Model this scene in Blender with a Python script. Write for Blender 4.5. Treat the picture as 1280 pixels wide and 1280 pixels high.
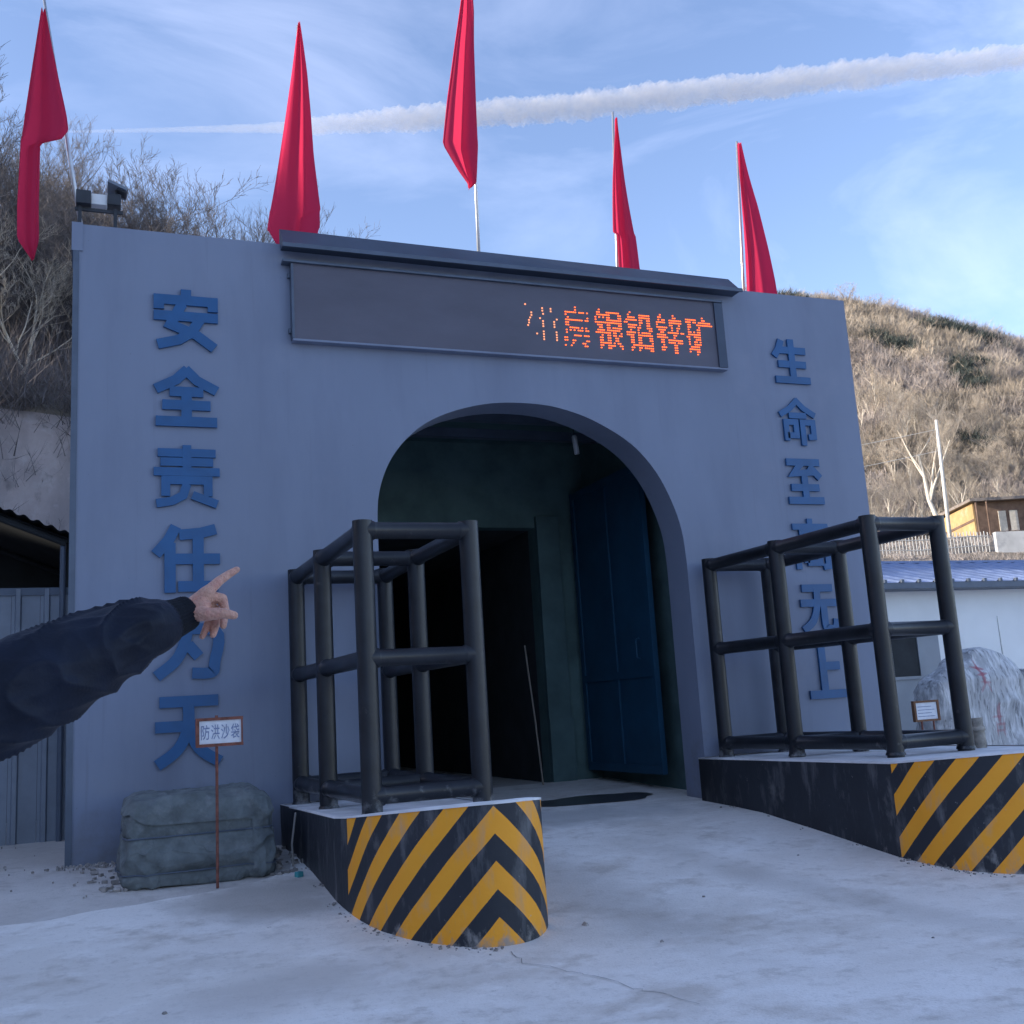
import bpy, bmesh, math, random
import numpy as np
from mathutils import Vector, Matrix, noise as mnoise
R = math.radians
random.seed(7); np.random.seed(7)
scene = bpy.context.scene
for o in list(bpy.data.objects): bpy.data.objects.remove(o)
COL = scene.collection

# ------------------------------------------------------------------ camera
camd = bpy.data.cameras.new('camera'); cam = bpy.data.objects.new('camera', camd); COL.objects.link(cam)
camd.sensor_width = 36; camd.lens = 1333.8 / 1280 * 36; camd.clip_start = 0.05; camd.clip_end = 20000
cr = Vector((0.93051578, -0.36118626, -0.0607031)); cu = Vector((-0.00958701, -0.18970495, 0.98179434)); cf = Vector((0.3661263, 0.91299316, 0.17998615))
m = Matrix((cr, cu, -cf)).transposed().to_4x4(); m.translation = (0.1595, -10.4564, 1.1293)
cam.matrix_world = m
scene.camera = cam

# ------------------------------------------------------------------ light
SUN_EL, SUN_AZ = R(15), R(-80)          # azimuth clockwise from +Y: the sun is left, behind the left ridge
S = Vector((math.sin(SUN_AZ) * math.cos(SUN_EL), math.cos(SUN_AZ) * math.cos(SUN_EL), math.sin(SUN_EL)))
world = bpy.data.worlds.new('World'); scene.world = world; world.use_nodes = True
wn = world.node_tree; wn.nodes.clear()
def N(t, kind, **kw):
    n = t.nodes.new(kind)
    for k, v in kw.items():
        if k.startswith('i_'): n.inputs[k[2:].replace('_', ' ')].default_value = v
        else: setattr(n, k, v)
    return n
def L(t, a, b): t.links.new(a, b)
sky = N(wn, 'ShaderNodeTexSky', sky_type='NISHITA', sun_disc=False, sun_elevation=SUN_EL, sun_rotation=SUN_AZ, altitude=900, air_density=1.0, dust_density=1.1, ozone_density=1.5)
tc = N(wn, 'ShaderNodeTexCoord')
mp = N(wn, 'ShaderNodeMapping'); mp.inputs['Scale'].default_value = (1.6, 3.0, 5.5); mp.inputs['Rotation'].default_value = (0.15, 0.35, 0.5)
L(wn, tc.outputs['Generated'], mp.inputs['Vector'])
n1 = N(wn, 'ShaderNodeTexNoise', i_Scale=1.3, i_Detail=9.0, i_Roughness=0.58, i_Distortion=0.7); L(wn, mp.outputs[0], n1.inputs['Vector'])
rp = N(wn, 'ShaderNodeMapRange', i_From_Min=0.47, i_From_Max=0.86, i_To_Min=0.0, i_To_Max=0.30); L(wn, n1.outputs[0], rp.inputs['Value'])
mx = N(wn, 'ShaderNodeMix', data_type='RGBA'); L(wn, rp.outputs[0], mx.inputs['Factor']); L(wn, sky.outputs[0], mx.inputs['A']); mx.inputs['B'].default_value = (4.6, 5.3, 6.4, 1)
bg = N(wn, 'ShaderNodeBackground', i_Strength=0.15); wb_ = N(wn, 'ShaderNodeMix', data_type='RGBA', blend_type='MULTIPLY'); wb_.inputs['Factor'].default_value = 1.0; wb_.inputs['B'].default_value = (1.03, 0.96, 1.045, 1)   # camera white balance
L(wn, mx.outputs['Result'], wb_.inputs['A']); L(wn, wb_.outputs['Result'], bg.inputs['Color'])
wo = N(wn, 'ShaderNodeOutputWorld'); L(wn, bg.outputs[0], wo.inputs['Surface'])
sd = bpy.data.lights.new('sun', 'SUN'); sd.energy = 3.4; sd.angle = R(0.53); sd.color = (1.0, 0.9, 0.76)
sun = bpy.data.objects.new('sun', sd); COL.objects.link(sun); sun.rotation_euler = (-S).to_track_quat('-Z', 'Y').to_euler(); sun.location = (-60, 20, 60)
vs = scene.view_settings
scene.display_settings.display_device = 'sRGB'; vs.view_transform = 'Standard'; vs.look = 'None'; vs.gamma = 1; vs.use_curve_mapping = False
vs.exposure = 1.27
scene.cycles.transparent_max_bounces = 12; scene.cycles.max_bounces = 6; scene.cycles.diffuse_bounces = 3; scene.cycles.glossy_bounces = 2
scene.cycles.use_adaptive_sampling = True; scene.cycles.adaptive_threshold = 0.02

# ------------------------------------------------------------------ materials
def mat(name, col, rough=0.7, var=0.12, scale=4.0, bump=0.0, bscale=30.0, metal=0.0, col2=None, stretch=(1, 1, 1), spec=0.3, detail=6.0, lo=0.35, hi=0.65):
    m = bpy.data.materials.new(name); m.use_nodes = True; t = m.node_tree; p = t.nodes['Principled BSDF']
    p.inputs['Roughness'].default_value = rough; p.inputs['Metallic'].default_value = metal; p.inputs['Specular IOR Level'].default_value = spec
    tc = N(t, 'ShaderNodeTexCoord'); mp = N(t, 'ShaderNodeMapping'); mp.inputs['Scale'].default_value = stretch
    L(t, tc.outputs['Object'], mp.inputs['Vector'])
    nz = N(t, 'ShaderNodeTexNoise', i_Scale=scale, i_Detail=detail, i_Roughness=0.6); L(t, mp.outputs[0], nz.inputs['Vector'])
    mr = N(t, 'ShaderNodeMapRange', i_From_Min=lo, i_From_Max=hi); L(t, nz.outputs[0], mr.inputs['Value'])
    mx = N(t, 'ShaderNodeMix', data_type='RGBA'); L(t, mr.outputs[0], mx.inputs['Factor'])
    c = Vector(col); c2 = Vector(col2) if col2 else c * (1 - var); c1 = c if col2 else c * (1 + var)
    mx.inputs['A'].default_value = (*c2, 1); mx.inputs['B'].default_value = (*c1, 1)
    L(t, mx.outputs['Result'], p.inputs['Base Color'])
    if bump:
        nb = N(t, 'ShaderNodeTexNoise', i_Scale=bscale, i_Detail=5.0); L(t, mp.outputs[0], nb.inputs['Vector'])
        b = N(t, 'ShaderNodeBump', i_Strength=bump, i_Distance=0.02); L(t, nb.outputs[0], b.inputs['Height']); L(t, b.outputs[0], p.inputs['Normal'])
    m['out'] = 1
    return m
def nodes_of(m): return m.node_tree, m.node_tree.nodes['Principled BSDF']
def overlay(m, col, scale, lo, hi, amount=1.0, stretch=(1, 1, 1), zfade=None, coord='Object', detail=8.0):
    """mix another pigment (dirt, dust, stain, wall-foot shade) over the present base colour, in noise patches; zfade=(z0,z1) limits it to a band of object height"""
    t, p = nodes_of(m); src = p.inputs['Base Color'].links[0].from_socket
    tc = N(t, 'ShaderNodeTexCoord'); mp = N(t, 'ShaderNodeMapping'); mp.inputs['Scale'].default_value = stretch; L(t, tc.outputs[coord], mp.inputs['Vector'])
    nz = N(t, 'ShaderNodeTexNoise', i_Scale=scale, i_Detail=detail, i_Roughness=0.65); L(t, mp.outputs[0], nz.inputs['Vector'])
    val = nz.outputs[0]
    if zfade:
        sx = N(t, 'ShaderNodeSeparateXYZ'); L(t, tc.outputs[coord], sx.inputs[0])
        zr = N(t, 'ShaderNodeMapRange', i_From_Min=zfade[0], i_From_Max=zfade[1], i_To_Min=0.22, i_To_Max=-0.3); L(t, sx.outputs[2], zr.inputs['Value'])
        ad = N(t, 'ShaderNodeMath', operation='ADD'); L(t, val, ad.inputs[0]); L(t, zr.outputs[0], ad.inputs[1]); val = ad.outputs[0]
    mr = N(t, 'ShaderNodeMapRange', i_From_Min=lo, i_From_Max=hi, i_To_Max=amount); L(t, val, mr.inputs['Value'])
    mx = N(t, 'ShaderNodeMix', data_type='RGBA'); L(t, mr.outputs[0], mx.inputs['Factor']); L(t, src, mx.inputs['A']); mx.inputs['B'].default_value = (*col, 1)
    L(t, mx.outputs['Result'], p.inputs['Base Color'])
    return m
def emit(m, col, strength):
    t, p = nodes_of(m); p.inputs['Emission Color'].default_value = (*col, 1); p.inputs['Emission Strength'].default_value = strength; return m
M = {}
M['wall'] = overlay(overlay(mat('wall_paint', (0.215, 0.248, 0.332), 0.66, 0.05, 0.9, 0.04, 9, stretch=(1, 1, 0.5)), (0.175, 0.198, 0.27), 1.6, 0.48, 0.74, 0.7, (1.2, 1, 0.22)), (0.17, 0.175, 0.20), 3.0, 0.46, 0.74, 0.8, zfade=(-0.1, 1.1))  # last overlay: base dirt, toned darker to stand in for shade at wall foot
overlay(M['wall'], (0.175, 0.19, 0.25), 4.5, 0.60, 0.72, 0.45, (2.6, 1, 0.09), detail=4); overlay(M['wall'], (0.245, 0.27, 0.35), 1.1, 0.55, 0.7, 0.5); overlay(M['wall'], (0.14, 0.15, 0.18), 26, 0.735, 0.76, 0.7, detail=2)
M['trim'] = mat('flashing_metal', (0.10, 0.125, 0.17), 0.45, 0.12, 3, 0.02, metal=0.2)
M['canopy'] = mat('canopy_metal', (0.065, 0.085, 0.125), 0.55, 0.12, 2, 0.02, metal=0.2)
M['blue_letter'] = overlay(mat('letter_blue', (0.007, 0.085, 0.235), 0.45, 0.12, 3, spec=0.5), (0.03, 0.13, 0.27), 4, 0.56, 0.8, 0.5)
M['screen'] = mat('led_panel', (0.115, 0.113, 0.145), 0.6, 0.10, 2.0, 0.05, 60, stretch=(0.4, 1, 1))
M['led'] = emit(mat('led_orange', (0.8, 0.16, 0.02), 0.4, 0.1), (1.0, 0.12, 0.018), 1.3)
M['led_dim'] = emit(mat('led_dim', (0.5, 0.2, 0.1), 0.4, 0.1), (1.0, 0.34, 0.16), 0.6)
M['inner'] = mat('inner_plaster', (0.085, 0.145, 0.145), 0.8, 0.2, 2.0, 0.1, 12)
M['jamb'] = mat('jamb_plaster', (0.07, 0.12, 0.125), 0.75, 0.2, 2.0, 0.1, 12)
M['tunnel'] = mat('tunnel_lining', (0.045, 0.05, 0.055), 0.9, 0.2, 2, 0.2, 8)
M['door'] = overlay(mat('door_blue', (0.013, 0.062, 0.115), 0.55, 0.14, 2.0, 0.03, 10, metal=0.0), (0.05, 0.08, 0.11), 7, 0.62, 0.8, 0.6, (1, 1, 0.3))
M['pipe'] = overlay(overlay(mat('pipe_black', (0.012, 0.0145, 0.020), 0.38, 0.3, 5, 0.08, 40, spec=0.5), (0.22, 0.20, 0.19), 9, 0.66, 0.84, 0.6), (0.34, 0.34, 0.34), 7, 0.62, 0.85, 0.7, zfade=(0.35, 1.0))
M['plat_top'] = mat('dusty_concrete_top', (0.66, 0.66, 0.67), 0.85, 0.15, 3, 0.15, 30)
M['steel'] = mat('galvanised_pole', (0.5, 0.52, 0.55), 0.35, 0.1, 6, metal=0.6)
M['rust'] = mat('rusty_frame', (0.20, 0.075, 0.055), 0.7, 0.3, 20, 0.1, 60)
M['sign_white'] = mat('sign_face', (0.72, 0.74, 0.80), 0.5, 0.06, 15)
M['sign_ink'] = mat('sign_ink', (0.22, 0.27, 0.42), 0.6, 0.2, 30)
M['sheet'] = mat('corrugated_grey', (0.20, 0.23, 0.28), 0.5, 0.12, 2.5, 0.02, metal=0.2)
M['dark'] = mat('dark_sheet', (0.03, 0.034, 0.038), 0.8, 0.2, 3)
M['white_wall'] = overlay(mat('white_render', (0.84, 0.85, 0.85), 0.8, 0.05, 0.7, 0.05, 20), (0.66, 0.66, 0.66), 1.2, 0.56, 0.8, 0.5, (1, 1, 0.3))
M['grey_render'] = mat('grey_render', (0.30, 0.32, 0.35), 0.8, 0.08, 1.5, 0.05, 20)
M['blue_roof'] = mat('blue_roof', (0.20, 0.26, 0.42), 0.5, 0.12, 1.5)
M['glass'] = mat('dark_glass', (0.02, 0.024, 0.03), 0.12, 0.1, 1, spec=0.6)
M['camera_black'] = mat('camera_housing', (0.04, 0.045, 0.055), 0.5, 0.15, 6)
M['camera_white'] = mat('camera_panel', (0.7, 0.71, 0.72), 0.4, 0.05, 6)
M['house_wall'] = overlay(mat('ochre_render', (0.42, 0.29, 0.14), 0.9, 0.18, 0.9, 0.1, 10), (0.5, 0.42, 0.34), 0.8, 0.55, 0.75, 0.8)
M['house_brown'] = mat('timber_and_shade_brown', (0.15, 0.10, 0.075), 0.9, 0.25, 1.5, 0.1, 10)  # brown of the timber parts, also the painted shade of the house front
M['house_roof'] = mat('grey_roof_tile', (0.22, 0.19, 0.17), 0.9, 0.25, 3)
M['fence_white'] = mat('fence_white', (0.42, 0.42, 0.41), 0.7, 0.1, 3)
M['pole'] = mat('concrete_pole', (0.62, 0.60, 0.56), 0.8, 0.1, 3)
M['rubble'] = mat('rubble', (0.30, 0.28, 0.265), 0.95, 0.4, 6)
M['water'] = mat('wet_film', (0.07, 0.07, 0.072), 0.3, 0.2, 4, spec=0.5)
M['skin'] = overlay(overlay(mat('skin', (0.56, 0.315, 0.24), 0.48, 0.14, 60, 0.5, 130), (0.48, 0.17, 0.14), 38, 0.46, 0.66, 0.45), (0.66, 0.46, 0.38), 70, 0.58, 0.72, 0.3)
M['jacket'] = mat('navy_jacket', (0.0055, 0.0095, 0.022), 0.6, 0.25, 9, 0.10, 160, spec=0.22)
M['cuff'] = mat('ribbed_cuff', (0.006, 0.008, 0.014), 0.9, 0.2, 60, 0.2, 200)
M['trouser'] = mat('dark_trousers', (0.025, 0.027, 0.032), 0.85, 0.2, 9)
M['shoe'] = mat('black_shoes', (0.015, 0.015, 0.016), 0.5, 0.2, 9)
M['hair'] = mat('black_hair', (0.012, 0.011, 0.010), 0.6, 0.3, 60)
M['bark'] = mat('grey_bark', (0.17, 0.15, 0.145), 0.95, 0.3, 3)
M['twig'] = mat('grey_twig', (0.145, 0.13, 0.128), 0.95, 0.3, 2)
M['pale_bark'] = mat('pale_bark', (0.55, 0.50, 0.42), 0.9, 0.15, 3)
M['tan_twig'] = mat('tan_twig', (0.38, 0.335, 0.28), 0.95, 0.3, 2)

# ------------------------------------------------------------------ mesh helpers
class MB:
    def __init__(s): s.v = []; s.f = []; s.uv = None
    def add(s, vs, fs):
        b = len(s.v); s.v += [tuple(p) for p in vs]; s.f += [tuple(i + b for i in q) for q in fs]; return s
    def box(s, lo, hi, rot=None, piv=None):
        x0, y0, z0 = lo; x1, y1, z1 = hi
        vs = [Vector(p) for p in ((x0, y0, z0), (x1, y0, z0), (x1, y1, z0), (x0, y1, z0), (x0, y0, z1), (x1, y0, z1), (x1, y1, z1), (x0, y1, z1))]
        if rot is not None:
            c = Vector(piv) if piv else (vs[0] + vs[6]) / 2
            vs = [rot @ (p - c) + c for p in vs]
        return s.add(vs, [(0, 3, 2, 1), (4, 5, 6, 7), (0, 1, 5, 4), (1, 2, 6, 5), (2, 3, 7, 6), (3, 0, 4, 7)])
    def tube(s, pts, rad, n=10, cap=True):
        pts = [Vector(p) for p in pts]; b = len(s.v); k = len(pts)
        if not hasattr(rad, '__len__'): rad = [rad] * k
        ref = None
        for i, p in enumerate(pts):
            d = (pts[min(i + 1, k - 1)] - pts[max(i - 1, 0)]).normalized()
            if ref is None: ref = Vector((1, 0, 0)) if abs(d.x) < 0.8 else Vector((0, 1, 0))
            a = (ref - d * ref.dot(d)).normalized(); c = d.cross(a); ref = a
            for j in range(n):
                th = 2 * math.pi * j / n; s.v.append(tuple(p + (a * math.cos(th) + c * math.sin(th)) * rad[i]))
        for i in range(k - 1):
            for j in range(n):
                s.f.append((b + i * n + j, b + i * n + (j + 1) % n, b + (i + 1) * n + (j + 1) % n, b + (i + 1) * n + j))
        if cap:
            s.f.append(tuple(b + j for j in reversed(range(n)))); s.f.append(tuple(b + (k - 1) * n + j for j in range(n)))
        return s
    def grid(s, nu, nv, fn):
        b = len(s.v)
        for i in range(nu + 1):
            for j in range(nv + 1): s.v.append(tuple(fn(i / nu, j / nv)))
        for i in range(nu):
            for j in range(nv):
                a = b + i * (nv + 1) + j; s.f.append((a, a + nv + 1, a + nv + 2, a + 1))
        return s
    def mesh(s, name, m, smooth=False):
        me = bpy.data.meshes.new(name); me.from_pydata(s.v, [], s.f); me.update()
        if m: me.materials.append(m)
        if smooth: me.shade_smooth()
        return me
    def build(s, name, m, parent=None, smooth=False, bevel=0):
        me = s.mesh(name, m, False)
        bm = bmesh.new(); bm.from_mesh(me); bmesh.ops.recalc_face_normals(bm, faces=bm.faces)
        if bevel: bmesh.ops.bevel(bm, geom=[e for e in bm.edges if e.is_manifold and e.calc_face_angle(0) > 0.6], offset=bevel, segments=2, affect='EDGES', profile=0.7, clamp_overlap=True)
        bm.to_mesh(me); bm.free()
        if smooth: me.shade_smooth()
        return link(name, me, parent)
def link(name, me, parent=None):
    o = bpy.data.objects.new(name, me); COL.objects.link(o)
    if parent is not None:
        o.parent = parent; o.matrix_parent_inverse = Matrix.Translation(parent.location).inverted() if parent.type == 'EMPTY' else Matrix()
    return o
def autosmooth(o, ang=0.7):
    me = o.data; me.shade_smooth()
    bm = bmesh.new(); bm.from_mesh(me)
    for e in bm.edges: e.smooth = not (e.is_manifold and e.calc_face_angle(0) > ang)
    bm.to_mesh(me); bm.free(); return o
def tag(o, label=None, cat=None, group=None, kind=None):
    if label: o['label'] = label
    if cat: o['category'] = cat
    if group: o['group'] = group
    if kind: o['kind'] = kind
    return o
def thing(name, loc, label, cat, group=None):
    o = bpy.data.objects.new(name, None); COL.objects.link(o); o.location = loc; o.empty_display_size = 0.1
    return tag(o, label, cat, group)
def baked(o):
    """replace an object with modifiers by its evaluated mesh"""
    bpy.context.view_layer.update()
    me = bpy.data.meshes.new_from_object(o.evaluated_get(bpy.context.evaluated_depsgraph_get()))
    o.modifiers.clear(); o.data = me; return o
def interp(x, xs, ys): return float(np.interp(x, xs, ys))
def catmull(P, n):
    P = [Vector(p) for p in P]; out = []
    for i in range(len(P) - 1):
        a, b, c, d = P[max(i - 1, 0)], P[i], P[i + 1], P[min(i + 2, len(P) - 1)]
        for k in range(n):
            t = k / n; out.append(0.5 * ((2 * b) + (c - a) * t + (2 * a - 5 * b + 4 * c - d) * t * t + (3 * b - a - 3 * c + d) * t ** 3))
    return out + [P[-1]]

# ------------------------------------------------------------------ ground
GY = [-400, -6, -5, -4, -3, -2, -1, 0, 3.2, 400]; GZ = [-.45, -.45, -.44, -.4, -.3, -.17, -.05, 0, .1, .1]
def zg(y): return interp(y, GY, GZ)
def ground_mat(name, base, dark, dust, dusty):
    m = overlay(mat(name, base, 0.88, 0.08, 0.45, 0.22, 55, detail=12, lo=0.3, hi=0.7), dust, 0.42, 0.42, 0.62, dusty, (0.8, 1.0, 1))
    overlay(m, dark, 0.6, 0.50, 0.70, 0.45, (0.9, 1.1, 1), detail=14); overlay(m, [base[0] * .70, base[1] * .655, base[2] * .61], 1.5, 0.51, 0.68, 0.7, (0.9, 1.1, 1), detail=14)
    overlay(m, dust, 2.6, 0.53, 0.68, 0.6, (0.8, 1.3, 1), detail=14); overlay(m, [c * 0.58 for c in base], 6, 0.54, 0.72, 0.4, (0.9, 1.1, 1), detail=14)
    overlay(m, [c * 0.5 for c in base], 22, 0.55, 0.72, 0.3, detail=8)
    overlay(m, [c * 0.4 for c in base], 75, 0.62, 0.72, 0.5, detail=3); overlay(m, [c * 0.3 for c in base], 18, 0.725, 0.755, 0.7, (1, 1.4, 1), detail=3)
    return m
M['concrete'] = ground_mat('dusty_concrete', (0.73, 0.685, 0.635), (0.50, 0.45, 0.40), (0.88, 0.85, 0.815), 0.85)
M['dirt'] = ground_mat('rough_dirt', (0.53, 0.485, 0.445), (0.35, 0.31, 0.285), (0.66, 0.62, 0.585), 0.7)
def stain(m, cx, cy, rx, ry, col, amt, rot=0.0):
    t, p = nodes_of(m); src = p.inputs['Base Color'].links[0].from_socket
    tc = N(t, 'ShaderNodeTexCoord'); nz = N(t, 'ShaderNodeTexNoise', i_Scale=2.5, i_Detail=7.0); L(t, tc.outputs['Object'], nz.inputs['Vector'])
    mp = N(t, 'ShaderNodeMapping', vector_type='TEXTURE'); mp.inputs['Location'].default_value = (cx, cy, 0); mp.inputs['Scale'].default_value = (rx, ry, 4); mp.inputs['Rotation'].default_value = (0, 0, rot)
    L(t, tc.outputs['Object'], mp.inputs['Vector'])
    ln = N(t, 'ShaderNodeVectorMath', operation='LENGTH'); L(t, mp.outputs[0], ln.inputs[0])
    ad = N(t, 'ShaderNodeMath', operation='ADD'); L(t, ln.outputs['Value'], ad.inputs[0]); L(t, nz.outputs[0], ad.inputs[1])
    mr = N(t, 'ShaderNodeMapRange', i_From_Min=0.75, i_From_Max=1.6, i_To_Min=amt, i_To_Max=0.0); mr.interpolation_type = 'SMOOTHSTEP'; L(t, ad.outputs[0], mr.inputs['Value'])
    mx = N(t, 'ShaderNodeMix', data_type='RGBA'); L(t, mr.outputs[0], mx.inputs['Factor']); L(t, src, mx.inputs['A']); mx.inputs['B'].default_value = (*col, 1)
    L(t, mx.outputs['Result'], p.inputs['Base Color'])
stain(M['concrete'], 1.45, -2.0, 0.85, 0.75, (0.34, 0.31, 0.28), 0.75)
stain(M['concrete'], 1.2, -3.9, 1.1, 0.45, (0.46, 0.42, 0.39), 0.5, 0.3)
stain(M['concrete'], 3.6, -2.6, 0.5, 2.6, (0.46, 0.43, 0.40), 0.5, 0.1)
stain(M['concrete'], 5.2, -3.6, 0.35, 2.8, (0.46, 0.43, 0.40), 0.45, 0.25)
stain(M['concrete'], 4.6, -0.2, 1.9, 0.8, (0.42, 0.415, 0.41), 0.7)
g = MB(); xs = [-400, -60, -20, -8, -4, 0, 4, 8, 14, 30, 100, 500]; ys = [-400, -60, -20, -10, -6, -5, -4, -3, -2, -1, 0, 3.2, 20, 60, 500]
g.grid(len(xs) - 1, len(ys) - 1, lambda u, v: (xs[round(u * (len(xs) - 1))], ys[round(v * (len(ys) - 1))], zg(ys[round(v * (len(ys) - 1))])))
ground = tag(g.build('ground', M['dirt']), kind='structure')
# concrete apron: edge runs in front of the sandbag pile and up the driveway into the arch
def apron_edge(x): return interp(x, [-40, -2, 0, 0.45, 1.25, 1.75, 1.85, 2.5, 60], [-2.9, -2.05, -1.85, -1.72, -1.60, -1.2, -0.3, 3.15, 3.15])
ax = sorted(set([-40, -20, -10, -6, -4, -3] + [round(-2.5 + 0.1 * i, 2) for i in range(120)] + [6.75, 6.8, 12, 16, 25, 40])); ay = [-40, -20, -14, -12] + [-11 + 0.25 * i for i in range(60)]
g = MB(); b = 0; nx, ny = len(ax), 64
for x in ax:
    e = apron_edge(x) + 0.05 * mnoise.noise(Vector((x * 3, 0, 0)))
    for j in range(ny):
        y = -40 + (e + 40) * (1 - (1 - j / (ny - 1)) ** 2.2)
        g.v.append((x, y, zg(y) + 0.014 + 0.004 * mnoise.noise(Vector((x * 1.3, y * 1.3, 0)))))
for i in range(nx - 1):
    for j in range(ny - 1): a = i * ny + j; g.f.append((a, a + ny, a + ny + 1, a + 1))
pave = tag(g.build('concrete_pavement', M['concrete'], smooth=True), kind='structure')
def strip(pts, w, m, name, parent, dz=0.02):
    s = MB(); pts = [Vector((x, y, 0)) for x, y in pts]
    for i, p in enumerate(pts):
        d = (pts[min(i + 1, len(pts) - 1)] - pts[max(i - 1, 0)]).normalized(); n = Vector((-d.y, d.x, 0)) * w * (0.5 + random.random())
        for q in (p - n, p + n): s.v.append((q.x, q.y, zg(q.y) + dz))
    for i in range(len(pts) - 1): s.f.append((2 * i, 2 * i + 1, 2 * i + 3, 2 * i + 2))
    return s.build(name, m, parent)
M['crack'] = mat('crack', (0.33, 0.31, 0.29), 0.95, 0.2)
random.seed(3)
p = [(2.62, -3.85)]
for i in range(26): p.append((p[-1][0] + 0.012 + random.uniform(-.045, .045), p[-1][1] - random.uniform(.02, .09)))
strip(p, 0.0028, M['crack'], 'crack', pave, 0.0205)
# wet film just inside the arch
w = MB(); c = Vector((5.45, 0.95, 0)); w.v.append((c.x, c.y, zg(c.y) + 0.022))
for i in range(40):
    a = 2 * math.pi * i / 40; rr = 1 + 0.35 * mnoise.noise(Vector((math.cos(a) * 1.5, math.sin(a) * 1.5, 3)))
    q = c + Vector((math.cos(a) * 0.85 * rr, math.sin(a) * 0.36 * rr, 0)); w.v.append((q.x, q.y, zg(q.y) + 0.022))
w.f = [(0, i + 1, (i + 1) % 40 + 1) for i in range(40)]
tag(w.build('puddle', M['water']), 'thin dark puddle on the concrete just inside the arch', 'puddle')

# ------------------------------------------------------------------ hills
def smooth(a, b, x): t = min(1, max(0, (x - a) / (b - a))); return t * t * (3 - 2 * t)
def fwd(x, y): return (x * 0.3722 + (y + 10.46) * 0.9281) * 0.9837
def lat(x, y): return x * 0.9281 - (y + 10.46) * 0.3722
def left_hill(x, y):
    toe = 5.2 + 0.25 * max(0, x)
    s = y - toe
    base = interp(s, [-30, -4, 0, 4.2, 24, 34, 60, 300], [-12, -2, 0, 6.3, 17.2, 18.5, 19, 10])
    k = interp(x, [-10, 0, 5, 10, 18, 26, 36, 50], [1.12, 1.02, 0.93, 0.86, 0.72, 0.42, 0.12, 0.0]) if base > 0 else 1
    z = base * k
    l = -x - 9
    if l > 0: z = max(z, -1 + interp(l, [0, 4, 26, 40, 200], [0, 5, 22, 25, 26]) * interp(y, [-60, -35, 0, 400], [0.75, 0.9, 1, 1])) if y < 6 else max(z, z * 0.6 + interp(l, [0, 4, 26, 40, 200], [0, 2, 9, 11, 12]))
    return z
def right_hill(x, y):
    d, l = fwd(x, y), lat(x, y)
    crest = interp(l, [-60, 40, 65, 78, 88, 97, 103, 110, 131, 220], [90, 92, 90, 88, 85.5, 82, 79.5, 76, 69, 45])
    z = interp(d, [0, 26, 30, 80, 100, 112, 122], [-6, -0.6, 1.0, 10.3, 14.6, 15.2, 18])
    if d > 112: z = 15.2 + (crest - 15.2) * interp(d, [112, 125, 150, 175, 200, 222, 232, 250, 400], [0, 0.06, 0.27, 0.5, 0.76, 0.95, 1.0, 0.98, 0.7])
    return z
def terrain(x, y):
    a, b = left_hill(x, y), right_hill(x, y)
    z = max(a, b)
    if z > 0.3: z += 0.5 * mnoise.noise(Vector((x * .15, y * .15, 0))) * min(1, z / 6) + 1.4 * mnoise.noise(Vector((x * .035, y * .035, 4))) * min(1, max(0, z - 12) / 30)
    if z > 0.3 and y < 30: z += 0.25 * mnoise.noise(Vector((x * .7, y * .7, z * .7)))
    return z
hx = list(np.arange(-150, -30, 8.0)) + list(np.arange(-30, -8, 2.0)) + list(np.arange(-8, 14, 0.6)) + list(np.arange(14, 60, 2.5)) + list(np.arange(60, 260, 4.0)) + [300, 400]
hy = list(np.arange(-150, -40, 10.0)) + list(np.arange(-40, 4, 4.0)) + list(np.arange(4, 14, 0.5)) + list(np.arange(14, 40, 1.5)) + list(np.arange(40, 260, 4.0)) + [300, 400]
h = MB(); nx, ny = len(hx), len(hy)
H = np.zeros((nx, ny))
for i, x in enumerate(hx):
    for j, y in enumerate(hy):
        H[i, j] = terrain(x, y); h.v.append((x, y, H[i, j]))
rock = []
for i in range(nx - 1):
    for j in range(ny - 1):
        a = i * ny + j
        if max(H[i, j], H[i + 1, j], H[i, j + 1], H[i + 1, j + 1]) < -0.2: continue
        cx_, cy_ = (hx[i] + hx[i + 1]) / 2, (hy[j] + hy[j + 1]) / 2
        if 2.2 < cx_ < 6.9 and cy_ < 16.6 and H[i, j] < 4.6: continue
        h.f.append((a, a + ny, a + ny + 1, a + 1)); rock.append(1 if (cy_ - 5.2 - 0.25 * max(0, cx_) < 4.1 and -12 < cx_ < 26 and cy_ < 14) else 0)
M['hill'] = overlay(overlay(mat('dry_hillside', (0.20, 0.165, 0.125), 0.95, 0.2, 0.15, 0.6, 2.0, detail=10), (0.11, 0.095, 0.08), 0.12, 0.5, 0.62, 0.8), (0.36, 0.30, 0.22), 0.5, 0.55, 0.7, 0.6)
M['rockface'] = overlay(overlay(mat('shotcrete_slope', (0.34, 0.285, 0.265), 0.95, 0.16, 0.6, 0.9, 3.0, detail=10), (0.24, 0.205, 0.195), 0.9, 0.44, 0.62, 0.85, (1.5, 1, 0.5)), (0.16, 0.14, 0.13), 2.5, 0.56, 0.70, 0.8, (1.6, 1, 0.4))
overlay(M['rockface'], (0.40, 0.35, 0.33), 3.5, 0.52, 0.68, 0.7, (1.3, 1, 0.5))
me = h.mesh('hillside', M['hill'], True); me.materials.append(M['rockface'])
for p_, r_ in zip(me.polygons, rock): p_.material_index = r_
tag(link('hillside', me), kind='structure')

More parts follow.
